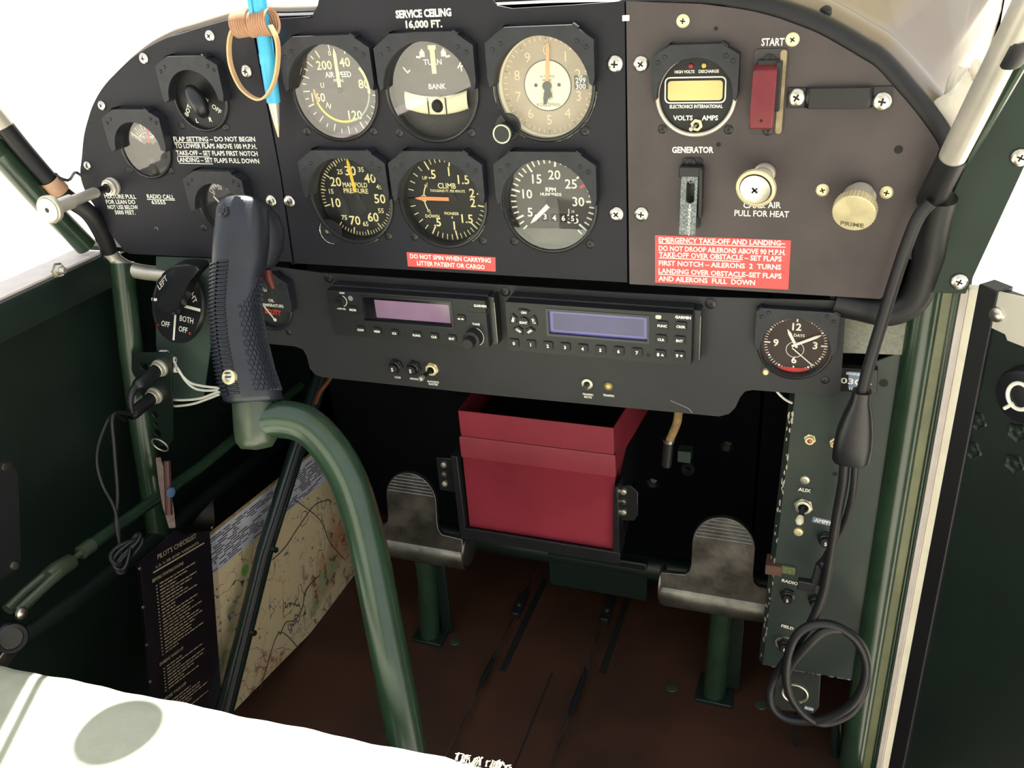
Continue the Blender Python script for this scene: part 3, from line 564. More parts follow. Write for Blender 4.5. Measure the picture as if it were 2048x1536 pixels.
# ---------------------------------------------------------------- radio panel
DY = 10
dpx = [(500, 527), (640, 545), (1010, 570), (1258, 586), (1420, 594), (1676, 601), (1688, 606), (1692, 617), (1681, 778), (1677, 788), (1668, 793), (1505, 780), (1490, 783), (1480, 795), (1471, 815), (1458, 828), (1438, 833),
       (1010, 793), (645, 754.5), (630, 749), (619, 736), (614, 713), (606, 699), (590, 693), (500, 684)]
pdn = thing('radio_panel', 'black sheet panel below the gauges holding two radios, clock and oil gauge', 'panel', (-120, DY, -60))
CK = (136, -49.8); OIL = (-371, -50)
MB().prism(ccw(fx(dpx, DY)), DY, DY + 2, [circ(*CK, 27.5), circ(*OIL, 25)]).build('plate', K['radio_panel'], pdn, bevel=.4)
for x, y in ((656.8, 556), (1010.5, 582.7), (1421.8, 606.9)): screw(pdn, x, y, DY, 9.5, DSCR)
b = MB()
b.tube(smooth([at(*q, Y=DY) for q in ((1341, 801), (1352, 806), (1366, 812), (1378, 818), (1384, 826))], 4), .35, 5); b.build('scratch', K['greyled'], pdn)
t, d, c, rd, y = gauge('oil_temperature_gauge', 'small round OIL TEMPERATURE gauge with a red maker name beside the grip', OIL, 27, DY, hood=HSm, scr=[(577, 664)], rd=24, rec=4)
b = MB(); ticks(b, c, y, 17, 21, (-60, -38, 0, 40, 62), .9); ticks(b, c, y, 18, 20.5, (-20, 20), .6)
for st, a in (('100', -55), ('150', -22), ('200', 24)): dtext(b, st, c, 18 * math.sin(math.radians(a)) * .8, 18 * math.cos(math.radians(a)) * .85 + .5, y, 3, 0, .01)
dtext(b, 'OIL', c, 0, 4, y, 3, 0, .03); dtext(b, 'TEMPERATURE', c, 0, -1.4, y, 3, 0, .03, 27); dtext(b, 'SCOTT', c, -1, -8.8, y, 5, 1, .05, 19, 4)
b.build('markings', MK('white', 'redmark'), d); needle(t, 'needle', (c[0], c[1] - 17), y, -34, 27, 1.2, 'white', 2); hub(t, (c[0], c[1] - 17), y, 1.8, 'white', 1)
t, d, c, rd, y = gauge('clock', 'round black clock with white hands in a square hood on the radio panel', CK, 30, DY, hood=dict(w=32, top=35, cx=28, cz=32, zb=-1, dp=8), scr=[(1650, 760)], rd=26, rec=4, cat='clock')
b = MB(); ticks(b, c, y, 22.5, 25, [k * 6 for k in range(60) if k % 5], .6)
for k in range(12):
    if k % 3: p = pol(c, 23.3, k * 30, y); b.prism(circ(p.x, p.z, 1, 10), y - .1, y)
ticks(b, c, y, 20, 25, (0, 90, 180, 270), 1.3)
for st, x, z in (('12', 0, 15.5), ('3', 15.5, 0), ('6', 0, -14.5), ('9', -15.5, 0)): dtext(b, st, c, x, z, y, 6, 0, .03)
dtext(b, '8 DAYS', c, 1, 8, y, 2.4, 0, .02); arc(b, (c[0], c[1] - 5), 7, .5, 0, 360, y)
A = [150 + 3 * k for k in range(21)]; vs = [pol(c, 25.6, a, y - .05) for a in A]; b.add(vs + [pol(c, 24.9 * math.cos(math.radians(30)) / max(.5, math.cos(math.radians(a - 180))), a, y - .05) for a in A], [(k, k + 21, k + 22, k + 1) for k in range(20)], 1)
b.build('markings', MK('white', 'redmark'), d); needle(t, 'hour_hand', c, y - .4, -28, 15, 2.6, 'white', 3, 2); needle(t, 'minute_hand', c, y - 1, 62, 22, 2.4, 'white', 3, 2); needle(t, 'second_hand', (c[0], c[1] - 5), y - .6, 130, 20, .9, 'white', 3)
MB().lathe([(2.6, 1), (2.6, -4), (1.8, -5), (0, -5.2)], at(1532, 741, Y=DY), EY, 14).build('winding_knob', K['gold'], t)

# ---------------------------------------------------------------- radios
RY = -10
def button(par, x, y, w, h, st, th=1.6, rot=0, shape=None):
    p = at(x, y, Y=RY - th); b = MB().prism(shape(p.x, p.z) if shape else rrect(p.x - w / 2, p.x + w / 2, p.z - h / 2, p.z + h / 2, 1.4), RY - th, RY)
    a = math.radians(rot)
    if st == '<>':
        b.bar((p.x - 2, RY - th - .1, p.z), (p.x + 2, RY - th - .1, p.z), .6, m=1)
        for s in (-1, 1):
            q = [Vector((p.x + s * 3.4, RY - th - .1, p.z)), Vector((p.x + s * 1.2, RY - th - .1, p.z + s * 1.3)), Vector((p.x + s * 1.2, RY - th - .1, p.z - s * 1.3))]; b.add(q, [(0, 1, 2)], 1)
    else:
        ar = st[-1] in '^v' and len(st) == 2; s2 = st[0] if ar else st
        b.text(s2, (p.x - (1.6 if ar else 0), RY - th - .1, p.z), (math.cos(a), 0, math.sin(a)), (-math.sin(a), 0, math.cos(a)), 2.9 if len(s2) == 1 else 2.1, 1, 'C', .04)
        if ar:
            s = 1 if st[1] == '^' else -1; X, Z = p.x + 2, p.z; b.add([(X - 1.4 * s, RY - th - .1, Z - 1.1 * s), (X + 1.4 * s, RY - th - .1, Z - 1.1 * s), (X, RY - th - .1, Z + 1.2 * s)], [(0, 1, 2)], 1)
    return b.build('button', MK('rbtn', 'white'), par, bevel=.3)
def radio(name, label, x0, x1, z0, z1, scr, smat, inset):
    t = thing(name, label, 'radio', ((x0 + x1) / 2, RY, z0))
    p = [at(*q, Y=RY) for q in scr]; sx0 = (p[0].x + p[3].x) / 2; sx1 = (p[1].x + p[2].x) / 2; sz1 = (p[0].z + p[1].z) / 2; sz0 = (p[2].z + p[3].z) / 2
    MB().prism(rrect(x0, x1, z0, z1, 1), RY, DY, [rrect(sx0, sx1, sz0, sz1, .5)]).build('case', K['rface'], t, bevel=.5)
    MB().prism(rrect(sx0 - .2, sx1 + .2, sz0 - .2, sz1 + .2, .5), RY - .6, RY + 2.5, [rrect(sx0 + 2, sx1 - 2, sz0 + 2, sz1 - 2, .5)]).build('display_frame', K['bezel'], t, bevel=.3)
    b = MB().box(sx0, sx1, RY + 2, RY + 2.6, sz0, sz1).prism(rrect(sx0 + 2 + inset[0], sx1 - 2 - inset[1], sz0 + 2 + inset[2], sz1 - 2 - inset[2], .4), RY + 1.85, RY + 2.1, m=1)
    s = b.build('display', [K['scr_d'] if inset[0] > 10 else K['scr_b'], smat], t)
    MB().box(x1, x1 + 6, RY + 7, DY, z0 + .5, z1 + 1).box(x0 + 2, x1, RY + 8, DY, z1, z1 + 2.2).build('mounting_sleeve', K['bezel'], t, bevel=.4)
    MB().box(x1 + 5.6, x1 + 6.3, RY + 6.8, RY + 7.6, z0 + 3, z1 - 4).build('sleeve_edge', K['alu'], t)
    return t
r1 = radio('communication_radio', 'narrow black radio with a purple display and TUNE knob at the end', -289, -127.5, -66.5, -20, [(721, 588.5), (907.6, 603), (904.5, 658), (720, 644)], mat('lavender_window', (138, 112, 138), .12, var=.2, sc=12), (13, 2, 3))
for x, y, s in ((705.6, 620, 'MON'), (721, 660, 'COM'), (754, 663, 'MEM'), (788.7, 667, 'ICS'), (833.4, 671, 'FUNC'), (868, 674, 'CLR'), (903.5, 677.7, 'ENT'), (921.4, 638, '<>')): button(r1, x, y, 8.4, 7, s)
b = MB()
for st, x, y, h, w in (('COM', 683.7, 586, 1.6, None), ('PUSH SQ', 682.6, 617.5, 1.6, None), ('TUNE', 952, 648.5, 1.9, None), ('GARMIN', 960, 612, 2.3, 12)): p = at(x, y, Y=RY - .2); b.text(st, p, EX, EZ, h, 0, 'C', .035, w)
p = at(683, 602, Y=RY - .2); q = at(948.6, 673.6, Y=RY - .2)
arc(b, (p.x, p.z), 5.6, .6, 20, 160, RY - .2); arc(b, (q.x, q.z), 9.2, .4, 20, 150, RY - .2); b.build('lettering', K['white'], r1)
MB().lathe([(5, 0), (4.6, -3), (3.2, -3.2), (3.2, -11), (2.8, -11.6), (0, -11.6)], p, EY, 28).build('volume_knob', K['rbtn'], r1)
MB().lathe([(8.4, 0), (8, -8), (6, -8.4), (5.3, -8.6), (5.2, -17), (4.7, -17.6), (0, -17.6)], q, EY, 36).build('tune_knob', K['rbtn'], r1)
MB().lathe([(2.6, 0), (2.3, -.5), (0, -.6)], at(701, 596.6, Y=RY), EY, 18).build('light_sensor', K['greyled'], r1)
MB().lathe([(1.5, -.1), (0, -.1)], at(810.6, 670.7, Y=RY), EY, 14).build('screw_hole', K['cross'], r1)
p = at(936, 613, Y=RY); q = at(976, 629, Y=RY); MB().prism(rrect(p.x, q.x + 1, q.z + 1, p.z, .6), RY - .3, RY, [rrect(p.x + .4, q.x + .6, q.z + 1.4, p.z - .4, .4)]).build('card_slot', K['rbtn'], r1)
r2 = radio('transponder', 'wide black radio with a blue display and a row of number buttons', -108.5, 54.5, -66.5, -19.5, [(1095, 618.6), (1301, 630), (1297.6, 686.6), (1091.4, 671)], mat('blue_window', (62, 58, 104), .1, var=.3, sc=12), (3.5, 3.5, 3))
for k, (x, y) in enumerate(((1027.7, 687), (1061.4, 689.6), (1095.4, 692.4), (1130, 695), (1165, 697.8), (1200.8, 700.6), (1237, 703), (1273.7, 705.8), (1320, 709.5), (1358, 711.9))):
    button(r2, x, y, 9, 8, str(k) if k < 8 else ('8^', '9v')[k - 8])
for x, y, s in ((1324.6, 652, 'FUNC'), (1361.6, 653.7, 'CRSR'), (1322, 679.5, 'CLR'), (1359, 681.9, 'ENT')): button(r2, x, y, 9, 8, s)
pc0 = at(1046.9, 645.5, Y=RY - 1.6); button(r2, 1046.9, 645.5, 9, 9, 'IDNT', shape=lambda x, z: circ(x, z, 4.9, 24))
for st, a in (('ON', 5), ('ALT', 77), ('VFR', 147), ('OFF', 213), ('SBY', 284)):
    def seg(x, z, a=a):
        o = [pol((pc0.x, pc0.z), 12.6, a - 24 + 8 * k, 0) for k in range(7)] + [pol((pc0.x, pc0.z), 6.6, a + 22 - 11 * k, 0) for k in range(5)]
        return ccw([(p.x, p.z) for p in o])
    p = pol((pc0.x, pc0.z), 9.7, a, RY - 1.6); v = p - CAM; v = RM.transposed() @ v
    button(r2, 1024 + F * v.x / v.y, 768 - F * v.z / v.y, 8, 6, st, rot={'ON': 0, 'ALT': -72, 'VFR': 38, 'OFF': -38, 'SBY': 72}[st], shape=seg)
p = at(1366, 635, Y=RY - .2); b = MB().text('GARMIN', p, EX, EZ, 2.3, 0, 'C', .05, 13); b.build('lettering', K['white'], r2)
p = at(1316.9, 633.8, Y=RY); MB().prism(rrect(p.x - 2.4, p.x + 2.4, p.z - 1.6, p.z + 1.6, 1.2), RY - .5, RY).build('light_sensor', K['dial_cream'], r2)
MB().lathe([(1.9, -.1), (0, -.1)], at(1297, 710, Y=RY), EY, 14).build('screw_hole', K['cross'], r2)
# breakers, toggles and little lamps on the radio panel
def breaker(name, label, px, py, Y, n='5', r=4.6, group=None, ln=9):
    p = at(px, py, Y=Y); t = thing(name, label, 'circuit breaker', p, group)
    MB().lathe([(r + 3, 0), (r + 3, -2.5), (r + 1.2, -3)], p, EY, 6).lathe([(r + 1.4, -2.5), (r + 1.2, -4.5), (r + .2, -5)], p, EY, 24).build('nut', K['bezel'], t)
    b = MB().lathe([(r, -3), (r, -ln), (r - .6, -ln - .6), (0, -ln - .6)], p, EY, 24); b.text(n, p + Vector((0, -ln - .7, 0)), EX, EZ, 3.6 if r > 4 else 3, 1, 'C', .03)
    b.build('push_button', MK('rbtn', 'white'), t); return t
def tape(par_name, label, st, px, py, Y, w, h, th, m='label_d', rot=0, lines=None, grp=None):
    p = at(px, py, Y=Y); a = math.radians(rot); u = Vector((math.cos(a), 0, math.sin(a))); v = Vector((-math.sin(a), 0, math.cos(a)))
    b = MB().obox(p, u * w / 2, v * h / 2, EY * .15); ls = lines or [st]
    for k, s in enumerate(ls): b.text(s, p - EY * .25 + v * ((len(ls) - 1) / 2 - k) * th * 1.45, u, v, th, 1, 'C', .03)
    return b, MK(m, 'white'), label, p
def stick_label(parent, *a, **k):
    b, m, l, p = tape(*a, **k); o = b.build('label_tape', m, parent); o['label'] = l; return o
breaker('circuit_breaker', 'black breaker button marked 5 above the COM label on the radio panel', 793, 731, DY, group=None); breaker('circuit_breaker', 'black breaker button marked 5 beside the silver avionics toggle', 829, 734, DY)
stick_label(pdn, 0, 'black label with white COM', 'COM', 795.4, 754.6, DY - .2, 8, 5.5, 2, 'bezel'); stick_label(pdn, 0, 'black label with white XPONDER', 'XPONDER', 832, 758, DY - .2, 13, 4, 1.9, 'bezel')
stick_label(pdn, 0, 'black label with white AVIONICS MASTER', '', 866.5, 766, DY - .2, 11, 8, 1.9, 'bezel', lines=['AVIONICS', 'MASTER'])
stick_label(pdn, 0, 'white TRAFFIC MUTE lettering', '', 1176, 791.5, DY - .2, 11, 7.5, 1.9, 'radio_panel', lines=['TRAFFIC', 'MUTE']); stick_label(pdn, 0, 'worn TRAFFIC label', 'TRAFFIC', 1217.5, 791, DY - .2, 11, 5, 1.9, 'label_d')
def toggle(name, label, px, py, Y, dr, m='gold', R=7, L=15, bm='plastic', tip='chip', cat='switch'):
    p = at(px, py, Y=Y); t = thing(name, label, cat, p); dr = Vector(dr).normalized()
    MB().lathe([(R, 0), (R, -2), (R * .8, -2.2)], p, EY, 6).lathe([(R * .82, -1), (R * .82, -4.4), (R * .7, -5), (R * .55, -5), (R * .5, -2)], p, EY, 28).build('nut', K[m], t)
    q = p - EY * 2
    MB().tube([q, q + dr * L * .55, q + dr * L * .9], [R * .3, R * .28, R * .33], 12).build('lever', K[bm], t)
    MB().lathe([(R * .3, -R * .5), (R * .42, -.5), (R * .42, R * .2), (R * .25, R * .45), (0, R * .5)], q + dr * L, dr, 16).build('lever_tip', K[tip], t); return t
toggle('toggle_switch', 'silver toggle switch above the AVIONICS MASTER label', 865, 737, DY, at(845, 754.6, Y=-8) - at(865, 737, Y=8), L=17)
t = thing('push_button', 'black push button in a bright ring above TRAFFIC MUTE', 'button', at(1174.6, 767.4, Y=DY))
MB().lathe([(5.4, 0), (5.4, -1.6), (4.4, -2), (3, -2), (2.6, -1)], at(1174.6, 767.4, Y=DY), EY, 28).build('ring', K['chip'], t); MB().lathe([(2.5, 0), (2.3, -7), (1.8, -7.6), (0, -7.6)], at(1174.6, 767.4, Y=DY), EY, 16).build('button', K['plastic'], t)
t = thing('indicator_lamp', 'small amber lamp in a dark ring above the TRAFFIC label', 'lamp', at(1217.5, 771.6, Y=DY))
MB().lathe([(4.2, 0), (4, -1.4), (2.9, -1.6)], at(1217.5, 771.6, Y=DY), EY, 24).build('ring', K['olive'], t); MB().lathe([(2.9, -.8), (2.2, -2.2), (0, -2.8)], at(1217.5, 771.6, Y=DY), EY, 20).build('lens', K['amberlamp'], t)

# ---------------------------------------------------------------- control stick
t = thing('control_stick', 'dark green bent control stick with a ribbed black hand grip and red trigger', 'control stick', (-150, -230, -540))
dk = lambda x, y, D=750: at(x, y, D=D)
p0, p1 = dk(500, 800), dk(484, 398); ax = (p1 - p0).normalized(); Lg = (p1 - p0).length; vd = ((p0 + p1) / 2 - CAM).normalized()
sr = ax.cross(-vd).normalized() * 1.0; sf = ax.cross(sr).normalized()
if sr.dot(r_) < 0: sr, sf = -sr, -sf
if sf.dot(vd) < 0: sf = -sf
# cross-sections: height, sideways shift, half width, half depth
SEC = [(-.012, 4, 20, 18), (0, 3, 24.5, 22), (.05, 1, 25, 23), (.15, -3, 23.8, 23), (.3, -7, 22.6, 22), (.45, -9, 21.2, 21.5), (.6, -6.5, 21.5, 22), (.7, -3.5, 23, 23), (.78, -2, 23.5, 24), (.87, -.5, 22.6, 24), (.95, 0, 21.2, 22.5), (.985, 0, 18.5, 20), (1.0, 0, 13.5, 15)]
def gsec(h):
    for a, b in zip(SEC, SEC[1:]):
        if h <= b[0] or b is SEC[-1]:
            k = (h - a[0]) / (b[0] - a[0]); return [a[i] + (b[i] - a[i]) * k for i in (1, 2, 3)]
def gpt(h, a, o=0):
    s, w, d = gsec(h); ca, sa = math.cos(a), math.sin(a); e = .8
    return p0 + ax * (h * Lg) + sr * (s + (w + o) * math.copysign(abs(ca) ** e, ca)) + sf * ((d + o) * math.copysign(abs(sa) ** e, sa))
hs = [-.012, 0, .02] + [.05 + .03 * k for k in range(31)] + [.965, .985, 1.0]; NA = 48
rows = [[gpt(h, 2 * math.pi * k / NA) for k in range(NA)] for h in hs]
b = MB().grid(rows, closed=True); b.add(rows[-1] + [p1 + ax * 2], [(k, (k + 1) % NA, NA) for k in range(NA)]); b.add(rows[0] + [p0], [((k + 1) % NA, k, NA) for k in range(NA)])
grip = b.build('grip', K['grip'], t, 60)
def ridge(b, pts, w, hgt):                                  # raised line on the grip; pts are (h, angle)
    P = [gpt(h, a, -.3) for h, a in pts]; Q = [gpt(h, a, hgt) for h, a in pts]; n = len(P); vs = []
    for i in range(n):
        d = (P[min(i + 1, n - 1)] - P[max(i - 1, 0)]).normalized(); s = d.cross((Q[i] - P[i]).normalized()) * w / 2
        vs += [P[i] - s, Q[i] - s * .4, Q[i] + s * .4, P[i] + s]
    b.add(vs, [(4 * i + k, 4 * i + k + 1, 4 * i + 5 + k, 4 * i + 4 + k) for i in range(n - 1) for k in range(3)])
b = MB()
for k in range(34):
    h = .035 + k * .0192
    for a0, a1 in ((3.3, 3.98), (4.06, 4.42)): ridge(b, [(h + (.004 if a0 > 4 else 0), a0 + (a1 - a0) * j / 5) for j in range(6)], 2.5, 1.7)
b.build('finger_ribs', K['grip'], grip, 30)
b = MB(); A0, A1 = 4.78, 6.45; H0, H1 = .045, .60
for s in (1, -1):
    for k in range(-26, 27):
        pts = []
        for j in range(49):
            h = H0 + (H1 - H0) * j / 48; a = (A0 + A1) / 2 + k * .17 + s * (h - .3) * 3.6; lim = (A1 - A0) / 2 * min(1, (H1 + .03 - h) / .18)
            if abs(a - (A0 + A1) / 2) < lim: pts.append((h, a))
            elif len(pts) > 1: ridge(b, pts, 1.7, 1.2); pts = []
            else: pts = []
        if len(pts) > 1: ridge(b, pts, 1.7, 1.2)
b.build('chequering', K['grip'], grip, 30)
sp = gpt(.115, 4.18, 1.2); sn = (gpt(.115, 4.18, 5) - gpt(.115, 4.18, 0)).normalized(); MB().lathe([(6.5, -3), (6.2, .2), (4.6, .9), (4.3, .2), (3, .6), (2.4, -.3), (0, -.4)], sp, sn, 24, ms=[0, 0, 0, 1, 1, 1]).build('screw', MK('gold', 'chip'), t)
sp = gpt(.915, 4.1, 0); sn = (gpt(.915, 4.1, 5) - sp).normalized(); MB().lathe([(5.4, -1), (5, 2.4), (3.6, 3.2)], sp, sn, 6).lathe([(3.4, 2), (3.2, 4.4), (0, 4.8)], sp, sn, 16).build('side_button', K['bezel'], t)
hb = []
for h, w, o in ((.98, 11, 6), (.93, 14, 10), (.85, 15, 14), (.76, 15, 14), (.69, 13, 11), (.63, 10, 4)):
    s, ww, d = gsec(h); c_ = p0 + ax * h * Lg + sr * (s + ww * .55) + sf * (d * .45); hb.append([c_ + sr * (o * .9 * max(0, math.cos(a)) + w * .7 * math.cos(a)) + sf * (w * 1.1 * math.sin(a)) for a in [2 * math.pi * k / 20 for k in range(20)]])
b = MB().grid(hb, closed=True); b.add(hb[0], [tuple(range(20))]); b.add(hb[-1], [tuple(range(20))[::-1]]); b.build('switch_housing', K['grip'], t, 50, bevel=1.5)
q = gpt(.60, 6.2, 7) + sf * 8; MB().tube([q + ax * 8 - sr * 3, q - sr * 2, q - ax * 8 + sr * 1], [3.4, 4, 2.4], 10).build('trigger', K['dkred'], t)['label'] = 'red trigger'
b = MB().lathe([(18, -6), (18.5, 0), (18, 28), (17, 37), (13, 43), (0, 45)], dk(508, 795), (dk(512, 880) - dk(508, 795)), 28); b.build('collar_tube', K['wgreen'], t, 60)
path = smooth([dk(512, 846), dk(560, 838), dk(612, 850), dk(655, 890), dk(690, 945), dk(715, 1010), dk(738, 1100), dk(762, 1220), dk(785, 1340), dk(806, 1450), dk(826, 1560), dk(850, 1690)], 5)
MB().tube(path, 16.3, 24).build('shaft', K['green'], t, 60)
# ---------------------------------------------------------------- the cabin shell
def struct(name, b, m, bevel=0, **k): return tag(b.build(name, m, bevel=bevel, **k), kind='structure')
fl = struct('floor', MB().box(-585, 262, -1300, 330, -565, -550), K['wood'])
for x, y0, y1, w in ((-178.7, 60, 240, 9), (-58, 90, 250, 9), (-117.7, -260, 75, 2.2)): MB().box(x - w / 2, x + w / 2, y0, y1, -550.1, -549.6).build('slot', K['cross'], fl)
for x, y in ((910, 1283), (1343, 1375), (1522, 1410)): MB().lathe([(7, 0), (6.6, .8), (4, 1.2), (0, 1.2)], at(x, y, Z=-550), EZ, 20).build('floor_screw', K['wgreen'], fl)
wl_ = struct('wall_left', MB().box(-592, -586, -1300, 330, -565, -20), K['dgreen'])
struct('wall_right', MB().box(256, 262, 44, 330, -565, 60), K['dgreen'])
struct('wall_back', MB().box(-620, 300, -1300, -1290, -565, 600), K['wingm'])
struct('shade_ceiling', MB().box(-30, 700, -330, 1100, 640, 660).box(-660, 300, -1300, -900, 620, 640), K['wingm'])  # first slab is unseen, added to shade the right of the cowl deck
struct('trim_1', MB().prism([(-598, -2), (-556, -2), (-553, -8), (-553, -36), (-560, -36), (-564, -12), (-598, -10)], -900, 6, fr=lambda x, y, z: (x, y, z)), K['dgreen'], bevel=1)
bolt = thing('sill_bolt', 'bright bolt with a domed nut on the green window sill', 'bolt', at(110, 540, X=-553))
p = at(114, 540, X=-553); MB().lathe([(8, 0), (8, 1.5), (6, 2), (6, 5)], p, EX, 6).lathe([(4, 5), (4, 8), (2.5, 10.5), (0, 11)], p, EX, 16).build('nut', K['chip'], bolt)
struct('shade_ceiling', MB().prism(ccw([(-585, 331), (-412, -20), (-900, -20), (-900, 331)]), 560, 570, fr=lambda x, y, z: (x, z, y)), K['wingm'])  # unseen slab, its slanted edge shaped to shade the left of the seat
struct('shadow_bar', MB().tube([(-526, 228, 560), (-475, 125, 560), (-402, -20, 560)], 5.5, 12), K['wingm'])  # unseen bar added to cast a dark stripe on the seat
struct('sill_highlight', MB().box(-600, -562, -900, 4, -1.9, .4), K['frame_white'])  # white strip painting the sunlit top of the green sill
g = struct('ground', MB().box(-60000, 60000, -60000, 60000, -1560, -1550), K['ground'])
# dark wall under the panel, left and right corner posts
vt = thing('frame_tube', 'dark green upright frame tube beside the fuel selector, with the jack plate on it', 'tube', (-548, 0, -100))
MB().tube([at(243, 525, X=-548), at(262, 700, X=-548), at(283, 850, X=-548), at(318, 1075, X=-548), at(340, 1260, X=-548)], 12.5, 20).build('tube', K['green'], vt)
# cowl deck, bead and gasket following the panel edge
edge = [Vector((x, 0, z)) for x, z in (curveL[::-1] + [(p[0], p[1]) for p in fx([(500, 36), (560, 36)])] + [(-270, 218), (-200, 219), (-120, 219), (-60, 218.5), (-1, 219)] + fx([(1330, 5)]) + curveR[:-1])]
edge = smooth([edge[i] for i in range(0, len(edge), 3)], 4)
def outn(i):
    a = edge[max(i - 1, 0)]; c = edge[min(i + 1, len(edge) - 1)]; d = (c - a).normalized(); return Vector((-d.z, 0, d.x))
def kx(x): k = min(1, max(0, (x + 20) / 140)); return k * k * (3 - 2 * k)
def sweep(prof, flare=False, l=.15): return [[edge[i] + outn(i) * (o * (l + (1 - l) * kx(edge[i].x)) + (kx(edge[i].x) * min(1, max(0, (edge[i].z - 84) / 50)) * max(0, y - 100) * .42 if flare else 0)) + EY * y for o, y in prof] for i in range(len(edge))]
t = thing('panel_gasket', 'black rubber edging running round the rim of the instrument panel', 'edging', (-160, 6, 219))
MB().grid(sweep([(.3, 12), (-.5, 3.2), (3, 2.6), (8, 4), (11, 8), (11.5, 14), (9, 18)])).build('edging', K['rubber'], t, 60)
t = thing('cowl_deck', 'smooth tan metal cowl deck with a raised lip ahead of the panel', 'cowl', (-160, 200, 230))
MB().grid(sweep([(5, 16), (10, 16), (13, 19), (17, 27), (19, 38), (18, 50), (13, 68), (9, 90), (8, 120), (9, 160), (11, 220), (14, 300), (20, 420), (24, 560)], True, .5)).build('deck', K['cowl'], t, 80)
for x, y in ((1648, 30), (1818, 190)): MB().lathe([(4, -1), (4.5, 3), (3, 6), (0, 7)], at(x, y, Y=20), Vector((.35, -.5, .8)), 14).build('clip', K['rubber'], t)
fw = [r[0] for r in sweep([(14, 326)], True, .5)]; fw = [Vector((-640, 326, -20))] + fw + [Vector((262, 326, 40))]; struct('wall_front', MB().grid([[p + EY * 6 for p in fw], fw, [Vector((p.x, 326, -565)) for p in fw], [Vector((p.x, 332, -565)) for p in fw]]), K['dark'])
struct('light_leak_board', MB().box(-600, -505, 14, 330, -3, 2), K['dgreen'])  # unseen board added to block a light leak by the left wall
ws = [e for e in edge if e.z > 60][::4]; struct('window_1', MB().grid([[e + EY * (60 - abs(e.x + 160) * .1) + EZ * 9 + EX * (e.x + 160) * .02 for e in ws], [Vector((e.x * 1.04, -95, 640)) for e in ws]]), K['pane'])
t = thing('white_rag', 'crumpled white rag stuffed between the tan cowl and the silver tube', 'rag', at(1905, 255, Y=20))
b = MB(); c_ = at(1908, 240, Y=22); n1, n2 = 28, 20; rows = []
for i in range(n2 + 1):
    th = math.pi * i / n2; row = []
    for k in range(n1):
        ph = 2 * math.pi * k / n1; r = 1 + .16 * math.sin(3 * ph + 2 * th) + .13 * math.sin(5 * th + ph * 2) + .08 * math.sin(7 * ph - 4 * th) + random.uniform(-.04, .04) * math.sin(th)
        row.append(c_ + Vector((17 * math.sin(th) * math.cos(ph), 12 * math.sin(th) * math.sin(ph), 31 * math.cos(th))) * r + Vector((5 * math.cos(th), 0, 0)))
    rows.append(row)
b.grid(rows, closed=True).build('cloth', K['rag'], t, 70)
# windscreen side tubes
def frame_tube(name, label, pts, r, m, part='tube', extra=()):
    P = smooth(pts, 5); t = thing(name, label, 'tube', P[0]); MB().tube(P, r, 20).build(part, K[m], t); return t
top = at(2030, 62, Y=-84); bot = at(1866, 392, Y=-8); dv = (top - bot).normalized()
t = frame_tube('windscreen_tube', 'silver windscreen tube with black tape bands above the primer knob', [bot, top, top + dv * 260], 8.8, 'silver')
MB().lathe([(9.6, 0), (9.8, 2), (9.6, 46)], bot - dv * 6, dv, 20).build('tape_band', K['rubber'], t)
q = at(2026, 92, Y=-78); MB().lathe([(9.5, -9), (10, -7), (9.9, 7), (9.4, 9)], q, dv, 20).build('tape_band', K['rubber'], t)
LT = [at(*q, Y=Y) for q, Y in (((-60, 172), -84), ((0, 243), -62), ((60, 316), -42), ((125, 388), -22), ((176, 424), -10), ((204, 466), 0), ((218, 502), 6))]
t = frame_tube('windscreen_tube', 'tube wrapped in black sleeve with white print, slanting beside the curved panel edge', LT, 8.6, 'rubber', 'sleeve')
MB().tube(smooth([LT[6], at(232, 522, Y=10), at(260, 538, Y=14), at(300, 546, Y=18), at(345, 549, Y=22)], 5), 8, 20).build('bare_tube', K['silver'], t)
MB().tube([LT[0] + (LT[0] - LT[1]).normalized() * 420, LT[0], LT[0] + (LT[1] - LT[0]) * 1.12], 8.8, 20).build('bare_tube', K['silver'], t)
sl = t.children[0]
for st, a, c in (('M23053/5-102-C', (4, 256), (84, 342)), ('VW-1  125C', (104, 372), (140, 408)), ('VW-1 3/4 IN C-UL E34245', (172, 425), (206, 500))):
    A = at(*a, Y=-62 + a[0] * .3); B = at(*c, Y=-62 + c[0] * .3); u = (B - A).normalized(); n = (CAM - A).normalized(); v = n.cross(u).normalized()
    MB().text(st, A + n * 3.5, u, v, 3, 0, 'L', .01, (B - A).length).build('printing', K['white'], sl)
A = (LT[2] + LT[3]) / 2 + (LT[3] - LT[2]) * .25; dd = (LT[3] - LT[2]).normalized(); MB().lathe([(9.4, -8), (9.8, -7), (9.8, 7), (9.4, 8)], A, dd, 20).build('tape_band', K['ribbed'], t)
MB().tube(smooth([A + EZ * 12, A + Vector((14, 4, 4)), at(150, 345, Y=8), at(163, 352, Y=10)], 4), 1.5, 8).build('wire', K['rubber'], t)
frame_tube('frame_tube', 'dark green frame tube running below the black sleeved windscreen tube', [at(-70, 232, Y=-82) + (at(-70, 232, Y=-82) - at(0, 308, Y=-60)).normalized() * 420, at(-70, 232, Y=-82), at(0, 308, Y=-60), at(90, 408, Y=-34), at(172, 492, Y=-6)], 11, 'green')
